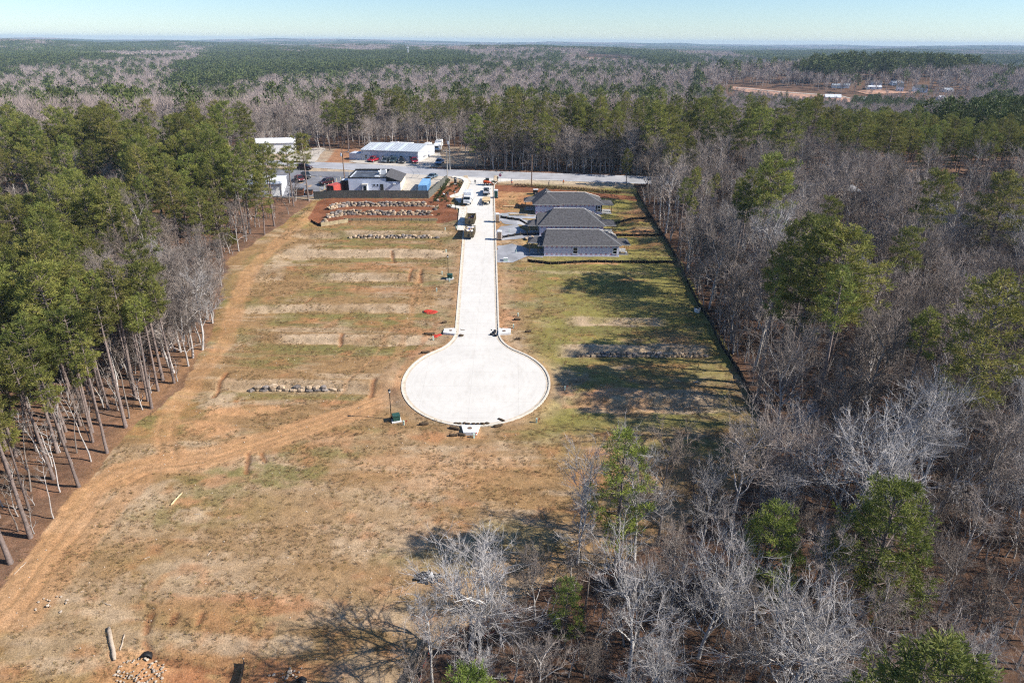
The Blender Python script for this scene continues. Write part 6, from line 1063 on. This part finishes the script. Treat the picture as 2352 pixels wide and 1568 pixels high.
# ------------------------------------------------------------------ people
def person(p, rz, shirt, trousers, label, pose='stand', scale=1.0, hat=None):
    sk = {'stand': [(0, 0, .95), (0, 0, 1.2), (0, .0, 1.42), (0, .02, 1.52), (0, .03, 1.66), (.1, 0, .9), (.12, .02, .5), (.13, -.02, .08), (.13, .12, .04), (-.1, 0, .9), (-.12, .02, .5), (-.13, -.02, .08), (-.13, .12, .04), (.2, 0, 1.4), (.26, -.02, 1.14), (.27, .08, .9), (-.2, 0, 1.4), (-.26, -.02, 1.14), (-.27, .08, .9)],
          'walk': [(0, 0, .95), (0, .03, 1.2), (0, .06, 1.42), (0, .09, 1.52), (0, .11, 1.66), (.1, 0, .9), (.11, .2, .52), (.11, .16, .08), (.11, .3, .05), (-.1, 0, .9), (-.11, -.08, .5), (-.11, -.34, .14), (-.11, -.24, .05), (.2, .05, 1.4), (.26, -.14, 1.16), (.26, -.1, .92), (-.2, .05, 1.4), (-.26, .16, 1.17), (-.25, .34, 1.0)],
          'bend': [(0, 0, .9), (0, .2, 1.08), (0, .42, 1.16), (0, .52, 1.18), (0, .64, 1.2), (.1, 0, .86), (.12, .1, .48), (.13, 0, .08), (.13, .14, .04), (-.1, 0, .86), (-.12, .1, .48), (-.13, 0, .08), (-.13, .14, .04), (.19, .4, 1.12), (.22, .46, .84), (.2, .56, .6), (-.19, .4, 1.12), (-.22, .46, .84), (-.2, .56, .6)]}[pose]
    ed = [(0, 1), (1, 2), (2, 3), (3, 4), (0, 5), (5, 6), (6, 7), (7, 8), (0, 9), (9, 10), (10, 11), (11, 12), (2, 13), (13, 14), (14, 15), (2, 16), (16, 17), (17, 18)]; rr = [.15, .15, .16, .06, .105, .1, .075, .05, .045, .1, .075, .05, .045, .07, .05, .04, .07, .05, .04]
    me = bpy.data.meshes.new('body'); me.from_pydata(sk, ed, []); ob = bpy.data.objects.new('body', me); C.objects.link(ob); md = ob.modifiers.new('s', 'SKIN'); ob.modifiers.new('b', 'SUBSURF').levels = 1
    for v_, r in zip(me.skin_vertices[0].data, rr): v_.radius = (r, r*.8)
    me.skin_vertices[0].data[0].use_root = True; bpy.context.view_layer.update(); me2 = bpy.data.meshes.new_from_object(ob.evaluated_get(bpy.context.evaluated_depsgraph_get())); bpy.data.objects.remove(ob)
    for k in ('skin', shirt, trousers, 'dark_trim'): me2.materials.append(MT[k])
    hz = sk[3]; up = (Vector(sk[4]) - Vector(sk[2])).normalized()
    for f in me2.polygons:
        c = f.center; hd = (c - Vector(hz)).dot(up)
        f.material_index = 0 if hd > .02 and (c - Vector(sk[4])).length < .2 else 3 if c.z < .1 else (0 if (min((c - Vector(sk[15])).length, (c - Vector(sk[18])).length) < .1) else 2 if c.z < sk[0][2] + .02 and abs(c.x) < .21 and not (pose == 'bend' and c.y > .25) else 1); f.use_smooth = True
    t = thing('person', label, 'person', V2(p), rz); t.scale = (scale,)*3; put('body', me2, t); hm_ = lump_mesh(5, mats=hat or 'hair', rough=.05); o2 = put('hat' if hat else 'hair', hm_, t, Vector(sk[4]) + up*.05); o2.scale = (.23, .25, .2)
m_('orange_vest', (.75, .16, .03), .7, .1, 4); m_('white_shirt', (.7, .7, .72), .8, .08, 4); m_('dark_cloth', (.03, .032, .045), .9, .2, 5); m_('jeans', (.06, .085, .15), .9, .15, 5); m_('grey_cloth', (.16, .155, .15), .9, .15, 5); m_('khaki', (.34, .26, .15), .9, .1, 5)
person(S(1425.5, 553.5), .3, 'dark_cloth', 'grey_cloth', 'person in dark clothes standing alone on the street mouth'); person(S(1492, 556), rad(100), 'dark_cloth', 'dark_cloth', 'person in black with white hat bending by the loader bucket', 'bend', hat='frame_white'); person(S(1493, 545), rad(170), 'dark_cloth', 'jeans', 'person with dark jacket behind the loader bucket', hat='frame_white'); person(S(1535, 554), rad(-20), 'white_shirt', 'jeans', 'person in white and blue next to the orange vest'); person(S(1539.5, 557), rad(90), 'orange_vest', 'khaki', 'person in orange vest leaning on the roadside grass', 'bend'); person(S(1646, 559), rad(-90), 'grey_cloth', 'dark_cloth', 'person in dark clothes striding along the roadside verge', 'walk'); person(S(1690, 556), 0, 'orange_vest', 'khaki', 'person in orange standing farthest right on the verge'); person(S(1344, 596), rad(30), 'dark_cloth', 'jeans', 'person in dark shirt standing in the mulch bed'); person(S(1334, 597), rad(60), 'white_shirt', 'dark_cloth', 'person bending over plants in the mulch bed', 'bend')
# ------------------------------------------------------------------ odds and ends on the lots
def pile(p, n, spread, size, m_k, label, name='rock_pile', cat='rocks', hmul=1.0):
    t = thing(name, label, cat, V2(p)); ms = [lump_mesh(500 + k, mats=m_k, rough=.3, sub=1) for k in range(5)]; o = t.location
    for k in range(n):
        a, r = random.uniform(0, 6.28), math.sqrt(random.random())*spread; x, y = math.cos(a)*r, math.sin(a)*r*.7; ob = put('stone', random.choice(ms), t, (x, y, Hs(o.x + x, o.y + y) - o.z + size*.25 + hmul*max(0, (1 - r/spread))*size*.6)); s = size*random.uniform(.55, 1.3); ob.scale = (s, s*.8, s*.6); ob.rotation_euler = (random.uniform(-.4, .4), random.uniform(-.4, .4), random.uniform(0, 6))
pile(S(1592, 717), 12, 1.6, .8, 'stone_a', 'heap of pale rocks beside the nearest house porch'); pile(P(318, 1535), 90, 2.6, .3, 'riprap', 'scattered pale riprap stones at the pipe end lower left'); pile(P(655, 1560), 50, 2.4, .3, 'riprap', 'pale riprap stones at the bottom edge beside the dark pipe'); pile(P(120, 1390), 14, 2.0, .3, 'riprap', 'loose broken stones beside the dirt track'); pile(S(2090, 1152), 5, .8, .4, 'riprap', 'few white stones on the right lawn')
pile(P(986, 1330), 14, 1.5, .8, 'black_plastic', 'charred dark heap behind the foreground bare tree', 'burnt_heap', 'burnt heap'); tag(MB().box(0, 0, .55, 1.2, .9, .12, rz=.4).build('pale_slab', 'concrete_pale', loc=V2(P(984, 1329))), 'pale slab lying on the charred heap', 'slab')
def pipe_end(p, rz, label):
    t = thing('culvert_pipe', label, 'pipe', V2(p), rz); V = []; F = []; n = 12
    for k in range(n + 1):
        a = math.pi*(k/n*1.16 - .08); 
        for r in (.58, .50): V += [(math.cos(a)*r, -.2, math.sin(a)*r - .1), (math.cos(a)*r, .5, math.sin(a)*r - .25)]
    for k in range(n): a = k*4; b_ = a + 4; F += [(a, b_, b_+1, a+1), (a+2, a+3, b_+3, b_+2), (a, a+2, b_+2, b_), (a+1, b_+1, b_+3, a+3)]
    MB().add(V, F).build('barrel', 'black_plastic', t, True)
pipe_end(P(333, 1500), .2, 'black plastic pipe end at the riprap lower left'); pipe_end(P(690, 1562), -.5, 'dark pipe end at the bottom edge')
silt_fence(W([(535, 1600), (552, 1545), (560, 1515)]), 'black fabric strip standing in the red clay at the bottom edge', .9, stakes=False)
log('fallen_log', P(250, 1442), P(262, 1510), .2, 'log', 'thick pale log lying at the lower left', 'log'); log('branch', P(275, 1490), P(286, 1455), .08, 'log', 'thin pale branch beside the thick log', 'branch')
log('plank', P(392, 1161), P(419, 1131), .12, 'lumber', 'pale plank lying alone on the lower left field', 'plank')
for k, (a, b_, c, d) in enumerate([(330, 1283, 345, 1278), (476, 1276, 488, 1262), (446, 1182, 462, 1181), (405, 1330, 415, 1322), (185, 1360, 192, 1358), (235, 1383, 255, 1390), (510, 1358, 522, 1356), (582, 1375, 592, 1373), (800, 1372, 810, 1370), (30, 1320, 60, 1290), (1100, 1215, 1108, 1207)]): log('stick', P(a, b_), P(c, d), .05, 'log', 'small pale stick lying on the lower field', 'stick', 'pale sticks scattered on the lower field')
for a, b_, lb in [(1601, 716, 'concrete riser ring on the lawn side of the black fence'), (1679, 713, 'concrete riser ring on the wood side of the black fence')]:
    t = thing('concrete_riser', lb, 'concrete ring', V2(P(a, b_))); MB().tube([(0, 0, -.1), (0, 0, .75), (0, 0, .75), (0, 0, .6)], [.62, .6, .48, .46], 16).build('ring', 'concrete_pale', t); MB().tube([(0, 0, .55), (0, 0, .62)], .45, 14).build('cover', 'slab', t)
def lumber(p, rz, n, L, label):
    t = thing('lumber_pile', label, 'lumber', V2(p), rz)
    for k in range(n): MB().box(random.uniform(-.2, .2), (k % 4)*.3 - .45, .1 + (k//4)*.1, L*random.uniform(.8, 1), .24, .08, rz=random.uniform(-.05, .05)).build('board', 'lumber', t)
lumber(S(1555, 646), -.08, 9, 5.5, 'pale lumber stack in front of the middle house'); lumber(S(1527, 620), -.05, 5, 3.5, 'few boards on the drive of the farthest house'); lumber(S(1862, 757), -.1, 8, 2.2, 'boards stacked behind the nearest house')
t = thing('timber_brace', 'yellow timber frame standing alone on the right lawn', 'timber frame', V2(S(1587, 814)))
for a, b_ in [((-.9, 0, 0), (-.6, 0, 1.1)), ((.7, .1, 0), (.6, .1, 1.2)), ((-.6, 0, 1.1), (.6, .1, 1.25)), ((-1.6, -.2, 0), (-.6, 0, 1.1))]: MB().tube([a, b_], .07, 4).build('brace', 'lumber', t)
tag(MB().box(0, 0, .5, .12, .12, 1.2).build('timber_stake', 'lumber', loc=V2(S(1609, 815))), 'upright timber stake beside the yellow timber frame', 'stake')
t = thing('meter_box', 'white crate at the corner of the nearest gravel drive', 'crate', V2(S(1517, 783))); MB().box(0, 0, .35, 1.0, .8, .7).build('box', 'pedestal', t); MB().box(0, 0, .73, 1.06, .86, .08).build('lid', 'frame_white', t)
p = S(1606, 583); t = thing('utility_cart', 'dark machine with white hood behind the farthest house', 'machine', V2(p)); MB().box(0, 0, .8, 1.4, 1.1, .9).build('body', 'dark_trim', t); MB().box(.1, 0, 1.4, 1.5, 1.2, .12).build('hood', 'frame_white', t)
for s in (-1, 1): wheel(t, 0, s*.6, .4, .2)
x, y = -330.0, 2300.0; z = Hs(x, y); hh = 40.0
while proj(x, y, z + hh)[1] > 113: hh += 1
t = thing('cell_tower', 'slim pale cell tower rising over the far woods', 'tower', (x, y, z)); MB().tube([(0, 0, 0), (0, 0, hh)], [1.5, 1.1], 8).build('mast', 'frame_white', t); MB().box(0, 0, hh - 3, 7, 7, .6).build('platform', 'galv', t)
for k in range(9): a = k*2*math.pi/9; MB().box(math.cos(a)*3.6, math.sin(a)*3.6, hh - 2.5, .9, .9, 4.5).build('antenna', 'frame_white', t)
# ------------------------------------------------------------------ haze
hm = bpy.data.materials.new('haze'); hm.use_nodes = True; nt = hm.node_tree; nt.nodes.remove(nt.nodes['Principled BSDF']); pv = nt.nodes.new('ShaderNodeVolumePrincipled'); pv.inputs['Color'].default_value = (.60, .80, 1, 1); pv.inputs['Density'].default_value = 8e-5; pv.inputs['Anisotropy'].default_value = 0.0
nt.links.new(pv.outputs[0], nt.nodes['Material Output'].inputs['Volume'])
zlo = float(gz.min()) - 1.5; zhi = max(float(gz.max()) + 45, 80)
mb = MB(); mb.box(0, 7700, (zlo + zhi)/2, 29000, 17500, zhi - zlo); tag(mb.build('haze', hm), kind='stuff')
